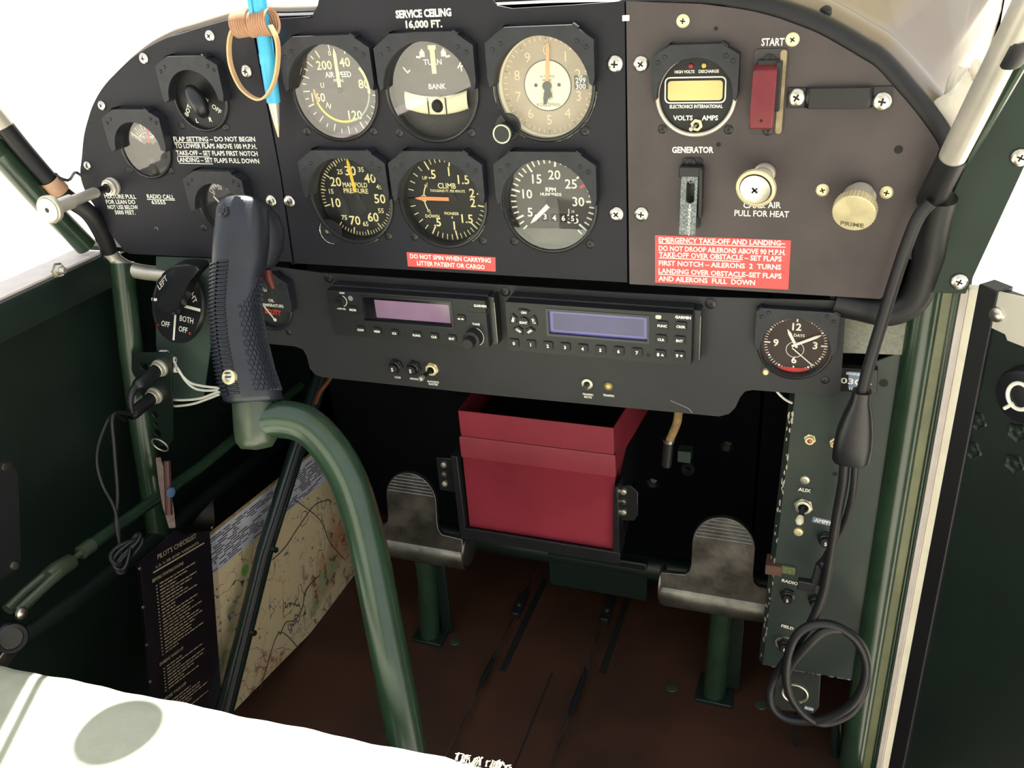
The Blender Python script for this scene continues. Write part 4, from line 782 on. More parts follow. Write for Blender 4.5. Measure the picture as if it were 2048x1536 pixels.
# right door post, jamb and gusset
def vbar(pxl, pxr, Y, z0, z1, th=8, y0=1000, dz=0):
    a = at(pxl, y0, Y=Y).x; c = at(pxr, y0, Y=Y).x; return MB().box(a, c, Y, Y + th, z0, z1)
t = thing('door_post', 'green painted door post tube with a welded olive flange', 'post', (230, 25, -550))
a = at(1757, 1000, Y=28).x; MB().tube([(a + 12, 28, -550), (a + 12, 28, 20)], 12.5, 24).build('tube', K['green'], t)
MB().box(a + 19, at(1835, 1000, Y=22).x, 22, 28, -550, 3).build('flange', K['olive'], t, bevel=1)
b = MB(); zz = [(1810, 905), (1812, 870), (1817, 905), (1770, 1140), (1768, 1175), (1850, 640)]
for x, y in ((1848, 625), (1812, 880), (1769, 1150)):
    p = at(x, y, Y=18); w_ = [[p + Vector((random.uniform(-1.5, 1.5) + 3.2 * math.cos(q), 2.6 * math.sin(q) + 4, 26 - 4.3 * k)) for q in [2 * math.pi * j / 10 for j in range(10)]] for k in range(13)]
    MB().grid(w_, closed=True).build('weld_bead', K['olive'], t, 70)
st = thing('door_seal', 'dark green rubber seal strip beside the olive flange', 'seal', (250, 24, -550))
for k in range(2): x = at(1838 + 6 * k, 1000, Y=22).x; MB().tube([(x, 23, -550), (x, 23, 3)], 1.7, 10).build('seal_lip', K['green'], st)
struct('trim_2', vbar(1848, 1861, 20, -550, 2, 14), K['frame_white'], .6); struct('trim_3', vbar(1862, 1891, 26, -550, 2, 10), K['cream'], .6)
b = thing('door_gusset', 'dark green triangular gusset plate at the top of the door post', 'plate', at(1900, 500, Y=4))
MB().prism(ccw(fx([(2075, 60), (2010, 165), (1945, 300), (1890, 420), (1860, 510), (1850, 586), (1931, 588), (1960, 525), (2049, 333), (2130, 160)], 2)), 2, 5).build('plate', K['gusset'], b, bevel=.6)
MB().tube([at(1925, 330, Y=-6), at(2080, 60, Y=-80)], 4, 10).build('edge_rib', K['green'], b)
for x, y in ((1918, 563), (2040, 315)): put(SCR, 'screw', b, at(x, y, Y=1.6), .4, .95)
# the open door
H = at(1963, 580, Y=2); hx, hy = H.x, H.y; dd = Vector((.72, -.69, 0)); nn = Vector((-.69, -.72, 0))
door = thing('door_1', 'open dark green door with a black rubber edge, round knob and bright corner plate', 'door', (hx, hy, -560)); door['kind'] = 'structure'; del door['category']
def dpt(x, y, o=0):                       # pixel on the door's inner face
    v = RM @ Vector(((x - 1024) / F, 1, (768 - y) / F)); tt = (H + nn * o - CAM).dot(nn) / v.dot(nn); p = CAM + v * tt; return ((p - H).dot(dd), p.z)
dfr = lambda s, o, z: tuple(H + dd * s + Vector((0, 0, z - H.z)) + nn * -o)
zt = dpt(1975, 578)[1]
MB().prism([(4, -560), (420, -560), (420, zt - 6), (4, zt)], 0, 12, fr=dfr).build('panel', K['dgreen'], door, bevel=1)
w1 = dpt(1913, 1000)[0]; MB().prism([(-1, -560), (w1 + 2, -560), (w1 + 2, zt + 2), (-1, zt + 3)], -3, 14, fr=dfr).build('rubber_edge', K['rubber'], door, bevel=1)
cp = [dpt(*q) for q in ((1980, 578), (1972, 648), (2014, 668), (2018, 680), (2070, 700), (2080, 600))]; cpl = MB().prism(ccw(cp), -2, 0, fr=dfr).build('corner_plate', K['bright_plate'], door, bevel=.4); cpl['label'] = 'bright metal corner plate'
s_, z_ = dpt(1998, 628); p = dfr(s_, -2, z_); MB().lathe([(6, 0), (5.4, 1.5), (3.4, 2.4), (0, 2.8)], p, nn, 20).build('screw', K['screw'], door)
s_, z_ = dpt(2058, 788); p = Vector(dfr(s_, -1, z_)); kb = MB().lathe([(21, 0), (21, 5), (19.5, 8), (17, 9), (0, 9)], p, nn, 40).build('knob', K['plastic'], door)
MB().tube([p + nn * 9.2 + dd * 9 * math.cos(a) + EZ * (1 + 10 * math.sin(a)) for a in [.6 + 5.2 * k / 24 for k in range(25)]], 1.5, 8).tube([p + nn * 9.2 + dd * -3 - EZ * 6, p + nn * 9.2 + dd * -9 - EZ * 13], 1.4, 8).build('knob_symbol', K['white'], kb)
for x, y in ((1955, 842), (1945, 900), (2036, 866), (2030, 928)):
    s_, z_ = dpt(x, y); p = Vector(dfr(s_, 0, z_)); n_ = 30
    rr = [[p + nn * h + (dd * math.cos(2 * math.pi * k / n_) + EZ * math.sin(2 * math.pi * k / n_)) * (r * (1 + w * math.cos(5 * 2 * math.pi * k / n_))) for k in range(n_)] for r, h, w in ((7.6, 0, .12), (6.8, 1.4, .12), (5.6, 1.0, .1), (4.6, .2, 0), (2.4, .9, 0), (.1, 1.1, 0))]
    MB().grid(rr, closed=True).build('pressed_fastener', K['dgreen'], door, 60)
# ---------------------------------------------------------------- things at the panel's top edge
t = thing('pen', 'sky blue ballpoint pen held point down by the tan rubber band', 'pen', at(530, 120, Y=-16))
a, c = at(508, -70, Y=-18), at(547, 204, Y=-13); d = (c - a).normalized(); L = (c - a).length
MB().lathe([(5.6, 0), (6.2, 4), (6.2, L * .62), (6.6, L * .63), (6.6, L * .7), (6.2, L * .71), (5.9, L)], a, d, 24).build('barrel', K['pen'], t)
MB().lathe([(5, 0), (2.6, 18), (1.1, 27), (.6, 30), (0, 30)], c, d, 20, ms=[0, 1, 1, 1]).build('point', MK('silver', 'gold'), t)
MB().obox(a + d * L * .2 - EX * 5 - EY * 6, d * 30, EX * 1.8, EY * .8).build('clip', K['pen'], t, bevel=.5)
t = thing('rubber_band', 'tan rubber band wound round the blue pen and hanging in a loop', 'rubber band', at(510, 60, Y=-14))
n = 13; c1 = at(505, 32, Y=-15); 
for part, x0, x1, yy in (('winding', 473, 505, 48), ('winding', 503, 546, 47)):
    A, B = at(x0, yy + 2, Y=-18), at(x1, yy - 3, Y=-18); n = int((B - A).length / 2.2); P = []
    MB().lathe([(9.6 + .9 * math.cos(k * math.pi), (B - A).length * k / (2 * n)) for k in range(2 * n + 1)], A, B - A, 24).build(part, K['ribbed'], t, 20)
lp = smooth([at(x, y, Y=Y) for x, y, Y in ((482, 42, -24), (464, 62, -22), (458, 95, -18), (463, 135, -14), (482, 175, -14), (510, 197, -22), (530, 194, -24), (548, 165, -24), (556, 120, -22), (554, 80, -22), (540, 50, -24))], 6)
b = MB(); vs = []
for i, p in enumerate(lp):
    dd_ = (lp[min(i + 1, len(lp) - 1)] - lp[max(i - 1, 0)]).normalized(); q = dd_.cross(EY).normalized(); vs += [p + q * .8 + EY * 2.6, p + q * .8 - EY * 2.6, p - q * .8 - EY * 2.6, p - q * .8 + EY * 2.6]
b.add(vs, [(4 * i + k, 4 * i + (k + 1) % 4, 4 * i + 4 + (k + 1) % 4, 4 * i + 4 + k) for i in range(len(lp) - 1) for k in range(4)]); b.build('loop', K['band'], t, 60)
t = thing('seam_clip', 'tiny white clip bridging the gap between the panel plates near the top', 'clip', at(1252, 35, Y=0)); p = at(1252, 36, Y=0); MB().box(p.x - 2.6, p.x + 2.6, -1.2, 3, p.z - 2, p.z + 2).build('clip', K['white'], t, bevel=.3)
MB().box(-1.4, 1.4, 4, 6, 0, 217).build('seam_backing', K['dark'], pb); A, B = at(503, 42, Y=5), at(588, 527, Y=5); MB().tube([A, B], 3, 6).build('seam_backing', K['dark'], pb)
# ---------------------------------------------------------------- fuel selector and jack plate
C0 = at(352, 609, Y=-4); th = math.radians(13); pt_ = math.radians(24); U = Vector((math.cos(th), -math.sin(th), 0)); N = Vector((-math.sin(th) * math.cos(pt_), -math.cos(th) * math.cos(pt_), math.sin(pt_))); VV = U.cross(N) * -1; VV = VV if VV.z > 0 else -VV; R0 = 40
t = thing('fuel_selector', 'round black fuel selector with LEFT RIGHT BOTH OFF lettering and black lever', 'selector', C0)
MB().prism(ccw(fx([(312, 513), (421, 517), (421, 690), (405, 800), (330, 800), (312, 690)], 16)), 16, 18).build('backing_plate', K['plate_green'], t)['label'] = 'grey green plate'
b = MB(); n = 60; ring = lambda r, o: [C0 + U * (r * math.cos(2 * math.pi * k / n)) + VV * (r * math.sin(2 * math.pi * k / n)) + N * o for k in range(n)]
b.grid([ring(R0, -6), ring(R0, -1.5), ring(R0 - .8, -.4), ring(R0 - 2.4, -.4), ring(R0 - 2.8, -1.2), ring(.1, -1.2)], closed=True); dsc = b.build('dial_face', K['bezel'], t, 50)
def spl(x, y, o=-.8):
    v = RM @ Vector(((x - 1024) / F, 1, (768 - y) / F)); return CAM + v * ((C0 + N * o - CAM).dot(N) / v.dot(N))
b = MB()
for st, x, y, ro_, h in (('LEFT', 325, 565, 48, 6), ('RIGHT', 383, 584, -52, 6), ('ON', 371, 592, -50, 4.4), ('BOTH', 373, 639, 0, 5.6), ('OFF', 331, 648, 0, 5.4), ('OFF', 366, 659, 0, 5.4)):
    q = math.radians(ro_); u = U * math.cos(q) + VV * math.sin(q); v = VV * math.cos(q) - U * math.sin(q); b.text(st, spl(x, y), u, v, h, 0, 'C', .01)
for p, q in (((351, 626), (347, 681)), ((364, 611), (402, 621)), ((303, 598), (314, 600))): b.bar(spl(*p), spl(*q), 3, m=0, n=N)
for T in (((316, 549), (325, 552), (322, 560)), ((382, 565), (390, 568), (389, 574)), ((310, 646), (318, 650), (313, 656)), ((377, 663), (385, 668), (380, 674))): b.add([spl(*q) for q in T], [(0, 1, 2)], 1)
b.build('markings', MK('white', 'redmark'), dsc)
lo = [at(*q, Y=-26) for q in ((345, 531), (372, 529), (393, 533), (398, 542), (380, 563), (364, 597), (352, 624), (338, 628), (321, 621), (307, 607), (330, 581), (347, 543))]
MB().prism(ccw([(p.x, p.z) for p in lo]), -26, -8).build('lever', K['plastic'], t, bevel=2.5); MB().lathe([(11, 0), (10, 10), (0, 11)], C0, N, 24).build('lever_boss', K['plastic'], t)
t = thing('jack_plate', 'dark green bracket plate with drilled holes on the upright tube', 'bracket', at(310, 800, Y=-24)); JY = -24
hl = [(at(x, y, Y=JY), r) for x, y, r in ((288, 733, 5), (310, 829, 4), (311, 847, 2.4), (315, 866, 5))]
MB().prism(ccw(fx([(263, 706), (330, 705), (343, 716), (345, 880), (336, 892), (290, 890), (286, 860), (262, 800)], JY)), JY, JY + 2.5, [circ(p.x, p.z, r, 18) for p, r in hl]).build('plate', K['dgreen'], t, bevel=.4)
def plug(lab, x, y, L, ex):
    p = at(x, y, Y=JY); t = thing('headset_plug', lab, 'plug', p)
    MB().lathe([(9.5, 0), (9.5, 2.5), (8, 3), (8, 7), (6.8, 7.5)], p, -EY, 24).build('jack_nut', K['silver'], t)
    d = Vector((-.06, -1, -.12)).normalized(); MB().lathe([(6.5, 4), (7, 10), (7, L), (6, L + 4), (4, L + 6)], p, d, 20).build('body', K['plastic'], t)
    e = p + d * (L + 5); c_ = smooth([e, e + d * 8 - EZ * 3, e + d * 13 - EZ * 12, e + d * 14 - EZ * 24], 5)
    if ex: MB().tube(c_, [4.2 - 2.2 * k / len(c_) + (.5 if k % 2 else 0) for k in range(len(c_))], 12).build('strain_relief', K['rubber'], t)
    return c_[-1], t
e1, pl1_ = plug('black headset plug with ribbed strain relief and a straight hanging cord', 321, 735, 32, 1); e2, pl2_ = plug('plain black headset plug in the lower jack, cord bowing to one side', 311, 790, 34, 0)
def cord(name, label, pts, r, m='rubber', cat='cable', closed=False, part='cable'):
    P = smooth(pts, 6, closed); t = thing(name, label, cat, P[0]); MB().tube(P, r, 16, closed=closed).build(part, K[m], t, 60); return t
MB().tube(smooth([e1, at(227, 830, X=-500), at(229, 900, X=-497), at(235, 985, X=-492), at(232, 1040, X=-488), at(240, 1090, X=-482), at(244, 1115, X=-478)], 6), 2, 10).build('cord', K['rubber'], pl1_)
MB().tube(smooth([e2 + EY * 6 + EZ * 24, at(224, 830, X=-505), at(200, 880, X=-504), at(194, 925, X=-500), at(205, 970, X=-495), at(226, 1010, X=-490), at(236, 1050, X=-486), at(242, 1112, X=-480)], 6), 1.6, 10).build('cord', K['rubber'], pl2_)
t = thing('cord_coil', 'bundle of black headset cord wound up beside the checklist corner', 'cable', at(250, 1105, X=-474))
for k in range(5):
    c_ = at(250 + 3 * k, 1103 + 4 * (k % 3), X=-472 + k * 1.5); P = [c_ + Vector((4 * math.sin(a * 2), 17 * math.cos(a), 9 * math.sin(a + .5 * k))) for a in [2 * math.pi * j / 24 for j in range(24)]]; MB().tube(P, 1.9, 8, closed=True).build('loop', K['rubber'], t)
t = thing('jack_wires', 'white wires with crimped ends looping from the jack plate behind the grip', 'wire', at(350, 740, Y=-10))
for pts in (((328, 707), (345, 716), (356, 740), (378, 764), (405, 772), (440, 776)), ((338, 738), (352, 733), (370, 760), (388, 776), (410, 781), (440, 780)), ((337, 799), (370, 800), (400, 797), (425, 788), (445, 780)), ((338, 806), (350, 812), (385, 808), (415, 798), (445, 786))):
    MB().tube(smooth([at(x, y, Y=-14) for x, y in pts], 5), 1.4, 8).build('wire', K['wire'], t)
for x, y in ((328, 706), (344, 720), (347, 739)): MB().lathe([(2, -5), (3.4, -4), (3.4, 4), (2, 5)], at(x, y, Y=-16), (1, 0, .1), 12).build('crimp', K['wire'], t)
# ---------------------------------------------------------------- checklist on its ring
t = thing('key_ring', 'bright split ring hanging from the bottom hole of the jack plate', 'ring', at(320, 890, Y=-28))
c_ = at(320, 890, Y=-30); MB().tube([c_ + Vector((9.6 * math.cos(a), -3 * math.sin(a), 9.6 * math.sin(a))) for a in [2 * math.pi * k / 36 for k in range(36)]], 1.0, 8, closed=True).build('ring', K['chip'], t)
t = thing('strap_loop', 'tan strap looped from the split ring down to the checklist', 'strap', at(325, 930, Y=-34)); hp = at(344, 1056, X=-432)
a1 = at(318, 914, Y=-34); 
for o, w_ in ((-2.6, 0), (2.6, 3)):
    P = smooth([a1 + Vector((0, -2, 0)), a1 + (hp - a1) * .3 + Vector((o, -2, -6)), a1 + (hp - a1) * .65 + Vector((o * 1.3, -1, -4)), hp + Vector((o * .2, 0, 0))], 6); vs = []
    for p in P: vs += [p + Vector((-2.2, -1, 0)), p + Vector((2.2, 1, 0)), p + Vector((2.2, 2, 0)), p + Vector((-2.2, 0, 0))]
    MB().add(vs, [(4 * i + k, 4 * i + (k + 1) % 4, 4 * i + 4 + (k + 1) % 4, 4 * i + 4 + k) for i in range(len(P) - 1) for k in range(4)]).build('strand', K['strap'], t)
MB().tube([at(334, 922, X=-446), at(336, 970, X=-444), at(338, 1030, X=-440)], 3.6, 10).build('tag', mat('dark_red_tag', (60, 26, 26), .5), t); MB().lathe([(5, -1), (5, 1), (2, 1.6), (0, 1.6)], at(342, 985, X=-438), EX, 18).build('bead', mat('blue_bead', (70, 96, 130), .3), t)
XL = -430; TL, TR, BL, BR = [at(*q, X=XL) for q in ((270, 1112), (424, 1028), (292, 1392), (452, 1372))]
BL = TL + (at(292, 1372, X=XL) - TL) * 1.45; BR = TR + (BR - TR); 
t = thing('pilots_checklist', "black PILOT'S CHECKLIST card in a clear riveted sleeve hanging by the cords", 'checklist', (XL, TL.y, TL.z))
cu_ = (TR - TL).normalized(); cl = TR - TL; W_ = cl.length; cv = EX.cross(cu_).normalized()
if cv.z < 0: cv = -cv
Hh = 262; cfr = lambda a, o, b_: tuple(TL + cu_ * a + cv * b_ + EX * -o)
card = MB().prism([(5, -Hh + 6), (W_ - 6, -Hh + 6), (W_ - 6, -16), (W_ * .62, -6), (W_ * .5, 4), (W_ * .36, 0), (5, -8)], -.5, .5, fr=cfr).build('card', K['card'], t)
MB().prism([(0, -Hh), (W_, -Hh), (W_ + 2, 16), (W_ * .84, 8), (W_ * .66, 0), (W_ * .58, 10), (W_ * .42, 12), (W_ * .3, 3), (0, 0)], -1.4, -.9, fr=cfr).build('sleeve', K['sleeve'], t)
for k in range(6):
    for a in (3, W_ - 3): MB().lathe([(1.7, 0), (1.5, .8), (0, 1.2)], cfr(a, -1.4, -14 - k * 40), EX, 12).build('rivet', K['alu'], t)
b = MB(); ctxt = lambda st, a, z, h, al='L', w=None: b.text(st, cfr(a, -.8, z), cu_, cv, h, 0, al, .0, w)
ctxt("PILOT'S CHECKLIST", W_ / 2, -13, 5, 'C', 56); ctxt('L-5, L-5B AND VARIANTS', W_ / 2, -22, 2.6, 'C', 62); b.bar(cfr(20, -.8, -26), cfr(W_ - 16, -.8, -26), 1.3, n=EX)
z = -34
for head, rowsn in (('BEFORE STARTING ENGINE', 22), ('DURING WARM UP', 8), ('BEFORE TAKE-OFF', 9)):
    ctxt(head, 18, z, 3.2, 'L', 44 if rowsn > 10 else 34); z -= 7
    for k in range(rowsn):
        x = 27.0; e = random.choice((46, 58, 72, 66, 50, 80, 84)); 
        b.bar(cfr(22, -.8, z), cfr(24, -.8, z), 1, n=EX)
        while x < e: w = random.uniform(3, 8); b.bar(cfr(x, -.8, z), cfr(min(x + w, e), -.8, z), 1.05, n=EX); x += w + 1.2
        z -= 3.55
    z -= 5
b.build('lettering', K['cardtext'], card)
# ---------------------------------------------------------------- chart, conduit and push rod
m = mat('chart_print', (206, 190, 150), .8, var=.05); nt = m.node_tree; nd, lk = nt.nodes, nt.links; bs = nd['Principled BSDF']
tcn = nd.new('ShaderNodeTexCoord'); cols = []
def nz(scale, lo, hi, det=5):
    a = nd.new('ShaderNodeTexNoise'); a.inputs['Scale'].default_value = scale; a.inputs['Detail'].default_value = det; lk.new(tcn.outputs['Object'], a.inputs['Vector'])
    r = nd.new('ShaderNodeValToRGB'); r.color_ramp.elements[0].position = lo; r.color_ramp.elements[1].position = hi; lk.new(a.outputs['Fac'], r.inputs[0]); return a, r
def line(a, wd):
    s1 = nd.new('ShaderNodeMath'); s1.operation = 'SUBTRACT'; lk.new(a.outputs['Fac'], s1.inputs[0]); s1.inputs[1].default_value = .5
    s2 = nd.new('ShaderNodeMath'); s2.operation = 'ABSOLUTE'; lk.new(s1.outputs[0], s2.inputs[0]); s3 = nd.new('ShaderNodeMath'); s3.operation = 'LESS_THAN'; lk.new(s2.outputs[0], s3.inputs[0]); s3.inputs[1].default_value = wd; return s3
def mixc(prev, fac, c):
    x = nd.new('ShaderNodeMix'); x.data_type = 'RGBA'; lk.new(fac.outputs[0], x.inputs[0]); x.inputs[7].default_value = (*lin(c), 1)
    if prev is None: x.inputs[6].default_value = (*lin((190, 172, 136)), 1)
    else: lk.new(prev.outputs[2], x.inputs[6])
    return x
_, r1_ = nz(9, .52, .66); x = mixc(None, r1_, (172, 126, 94)); _, r2_ = nz(14, .58, .66, 3); x = mixc(x, r2_, (142, 146, 104))
a3, r3 = nz(70, .56, .62); _, r1b = nz(9, .46, .6); mm = nd.new('ShaderNodeMath'); mm.operation = 'MULTIPLY'; lk.new(r3.outputs[0], mm.inputs[0]); lk.new(r1b.outputs[0], mm.inputs[1]); x = mixc(x, mm, (112, 74, 52))
a4, _ = nz(13, .4, .6, 3); x = mixc(x, line(a4, .0035), (70, 66, 58)); a5, _ = nz(21, .4, .6, 2); x = mixc(x, line(a5, .0025), (96, 90, 110))
_, r6 = nz(150, .69, .71, 2); x = mixc(x, r6, (64, 58, 54)); lk.new(x.outputs[2], bs.inputs['Base Color'])
XC = -452; Y_ = [at(*q, X=XC) for q in ((430, 1060), (640, 893), (425, 1150), (662, 952), (430, 1520), (715, 1170))]
t = thing('folded_chart', 'folded paper flying chart with a grey printed margin standing against the side wall', 'chart', (XC, 20, -550))
yz = lambda p: (p.y, p.z); cf = lambda a, o, b_: (XC - o, a, b_)
ex_ = lambda p, q, k: (p[0] + (q[0] - p[0]) * k, p[1] + (q[1] - p[1]) * k)
tl, tr, ml, mr = map(yz, Y_[:4]); tl = ex_(tr, tl, 1.25); ml = ex_(mr, ml, 1.2); brc = yz(Y_[5]); blc = yz(at(470, 1420, X=XC)); blc = ex_(brc, blc, 1.1); mr2 = ex_(ml, mr, 1.15); tr2 = ex_(tl, tr, 1.02)
MB().prism(ccw([ml, mr2, (mr2[0] + 40, brc[1] + 100), ex_(blc, brc, 1.06), blc]), 0, 1, fr=cf).build('map_sheet', m, t)
MB().prism(ccw([tl, tr2, mr2, ml]), -.4, .8, fr=cf).build('margin', K['chartgrey'], t)['label'] = 'grey printed margin of the chart'
MB().tube([(XC, *tl), (XC, *tr2)], 1.6, 8).build('folded_edge', K['tanwire'], t)
b = MB(); E0, E1 = Vector((XC + .9, *ml)), Vector((XC + .9, *mr2)); up_ = Vector((XC + .9, *tl)) - E0
for k in range(14):
    q0 = .02
    while q0 < .94:
        w_ = random.choice((.02, .035, .05, .07)); 
        if random.random() < .72: b.bar(E0 + (E1 - E0) * q0 + up_ * (.08 + k * .062), E0 + (E1 - E0) * (q0 + w_) + up_ * (.08 + k * .062), 1.3, n=EX)
        q0 += w_ + random.choice((.006, .012, .03))
b.build('margin_print', K['dial_grey'], t)
b = MB()
for p in (((560, 1270), (572, 1245), (590, 1240), (605, 1215), (612, 1180), (640, 1150)), ((590, 1000), (640, 1040), (660, 1085), (690, 1120)), ((545, 1120), (570, 1095), (600, 1050), (630, 1010), (660, 1000)), ((600, 1300), (560, 1265), (535, 1330), (520, 1380))):
    b.tube(smooth([at(*q, X=XC + 1) for q in p], 5), .55, 4)
b.build('road_lines', K['dial_grey'], t)
gs = at(490, 1140, X=XC + .8); MB().prism(circ(gs.y, gs.z, 7, 14), 0, .2, fr=lambda a, o, b_: (XC + .9 - o, a, b_)).build('green_patch', mat('chart_green', (110, 170, 84), .8, var=.2), t)
cond = [at(448, 1425, X=-425), at(455, 1400, X=-425), at(530, 1100, X=-425), at(600, 880, X=-425), at(645, 745, X=-425)]
t = thing('conduit_tube', 'dark green diagonal tube with black cable ties in front of the chart', 'tube', cond[0]); MB().tube(cond, 10, 18).build('tube', K['conduit'], t); cdv = (cond[3] - cond[1]).normalized()
MB().tube([p + Vector((6, -9, 0)) for p in cond], 4, 10).build('hose', K['rubber'], t)
for x, y in ((535, 1096), (492, 1262)): MB().lathe([(11.5, -2), (12, -1.5), (12, 1.5), (11.5, 2)], at(x, y, X=-425), cdv, 20).box(*sum(([v - 2.5, v + 2.5] for v in at(x + 16, y + 4, X=-424)), [])).build('cable_tie', K['rubber'], t, bevel=.4)
RX = -505; rp_ = [at(*q, X=RX) for q in ((25, 1222), (62, 1186), (112, 1142), (140, 1124), (168, 1100), (395, 938), (600, 770))]
t = thing('push_rod', 'green push rod with a grey fork end and screw along the lower side wall', 'rod', rp_[0])
MB().tube([rp_[4], rp_[5], rp_[6]], 6.4, 16).build('rod', K['green'], t); MB().tube([rp_[3], rp_[4]], 3, 12).build('thread', K['wgreen'], t); MB().tube([rp_[4] + (rp_[3] - rp_[4]) * .25, rp_[4] + (rp_[5] - rp_[4]) * .06], 7.2, 12).build('lock_nut', K['wgreen'], t)
b = MB().tube([rp_[2] + (rp_[1] - rp_[2]) * .3, rp_[2], rp_[3], rp_[3] + (rp_[4] - rp_[3]) * .15], [8.5, 8.8, 8, 7.4], 16)
for s in (-1, 1): b.tube([rp_[2] + EX * 5 * s, rp_[1] + EX * 6.5 * s, rp_[0] + EX * 6 * s], [5, 4.5, 5.5], 10)
b.build('fork_end', K['wgreen'], t); MB().lathe([(6, 0), (5.6, 2.2), (3.4, 3.6), (0, 4)], rp_[0] + EX * 10, EX, 20).build('screw', K['screw'], t)
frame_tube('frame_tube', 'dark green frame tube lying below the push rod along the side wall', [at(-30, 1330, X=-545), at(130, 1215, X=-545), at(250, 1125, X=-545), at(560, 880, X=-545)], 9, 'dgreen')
t = thing('side_plate', 'black plate with screws on the side wall by the seat', 'plate', at(15, 1030, X=-530)); P = [at(*q, X=-530) for q in ((-60, 930), (20, 920), (33, 945), (40, 1125), (25, 1142), (-60, 1200))]
MB().prism(ccw([(p.y, p.z) for p in P]), -2, 0, fr=lambda a, o, b_: (-530 - o, a, b_)).build('plate', K['bezel'], t, bevel=.5)
for x, y in ((12, 934), (29, 1131)): MB().lathe([(4.5, 0), (4, 1.8), (0, 2.4)], at(x, y, X=-528), EX, 16).build('screw', K['alu'], t)
t = thing('trim_knob', 'black round knob at the side wall just above the seat corner', 'knob', at(22, 1280, X=-515)); MB().lathe([(15, -12), (15, -2), (13.5, 0), (10, .5), (9.5, -1), (0, -1)], at(24, 1278, X=-512), Vector((1, -.35, .25)), 30).build('knob', K['plastic'], t)
MB().obox(at(10, 1318, X=-515), (1.5, 0, 0), (0, 10, 3), (0, -2, 7)).build('lever', K['alu'], t, bevel=1)
# ---------------------------------------------------------------- red box
t = thing('red_box', 'open topped red enamelled metal box hanging under the radio panel', 'box', (-120, 130, -345))
BYf, BYb = 70, 235; q = lambda x, y, Y: at(x, y, Y=Y)
fT0, fT1, fM0, fM1, fB0, fB1 = q(918, 823, BYf), q(1226, 853, BYf), q(917, 880, BYf - 3), q(1229, 940, BYf - 3), q(938, 1057, BYf), q(1226, 1098, BYf)
zT, zM, zB = (fT0.z + fT1.z) / 2, -222, (fB0.z + fB1.z) / 2; xl, xr = fT0.x, fT1.x; xlb, xrb = fB0.x, fB1.x
fM = lambda o: [Vector((xl - 1 - o, BYf - 1 - o, 0)), Vector((xr + 1 + o, BYf - 1 - o, 0)), Vector((xr + 14 + o, BYb + o, 0)), Vector((xl - 6 - o, BYb + o, 0))]
def ringz(pts, z): return [Vector((p.x, p.y, z)) for p in pts]
low = [Vector((xlb, BYf + 2, zB)), Vector((xrb, BYf + 2, zB)), Vector((xrb - 14, BYb - 40, zB)), Vector((xlb, BYb - 40, zB))]
b = MB().grid([ringz(fM(-1.5), zT), ringz(fM(-1.5), zM - 12), ringz(fM(-.3), zM + 14), ringz(fM(-.3), zT), ringz(fM(-1.5), zT)], closed=True); b.build('collar', K['redbox'], t, bevel=.3)
fM0_ = fM; fM = lambda o: [q_ if k_ != 2 else q_ - Vector((22, 0, 0)) for k_, q_ in enumerate(fM0_(o))]
b = MB().grid([ringz(fM(.5), zM + 6), ringz(fM(1.4), zM + 4), ringz(fM(1.4), zM - 20), ringz(fM(.3), zM - 21.5), low], closed=True); b.add(low, [(3, 2, 1, 0)]); b.build('body', K['redbox'], t, bevel=.5)
MB().box(xl + 4, xr - 4, BYf + 30, BYb - 10, zB + 20, zT - 30).build('dark_fill', K['dark'], t)  # black block filling the inside of the box so it looks dark
t = thing('box_tray', 'black metal tray bracket with bolted ears cradling the red box', 'bracket', (-120, 100, -350))
MB().prism([(xlb - 6, BYf - 5), (xrb + 8, BYf - 5), (xrb - 4, BYb - 30), (xlb - 6, BYb - 30)], zB - 12, zB - 2, fr=lambda x, y, z: (x, z, y)).box(xlb - 8, xrb + 9, BYf - 7, BYf - 4, zB - 12, zB + 3).build('shelf', K['bezel'], t, bevel=.5)
for s, pts in ((0, ((903, 910), (915, 912), (932, 1060), (935, 1078), (922, 1075))), (1, ((1228, 975), (1236, 972), (1240, 1112), (1226, 1105)))): MB().prism(ccw(fx(pts, BYf - 4)), BYf - 6, BYf + 20).build('side_arm', K['bezel'], t, bevel=.5)
for pts, sc in ((((1236, 972), (1262, 972), (1276, 985), (1276, 1030), (1268, 1042), (1236, 1040)), ((1247, 983), (1246, 1003), (1247, 1024))), (((872, 915), (905, 918), (910, 985), (880, 980)), ((888, 929), (889, 949), (890, 967)))):
    e_ = MB().prism(ccw(fx(pts, BYf + 12)), BYf + 12, BYf + 14).build('ear', K['bezel'], t, bevel=.6)
    for k, (x, y) in enumerate(sc): MB().lathe([(3.8 if k != 1 else 4.4, 0), (3.4, -2), (1.5, -2.6), (1.2, -1.6), (0, -1.6)], at(x, y, Y=BYf + 12), EY, 16).build('bolt', K['alu'] if k == 1 else K['chip'], e_)
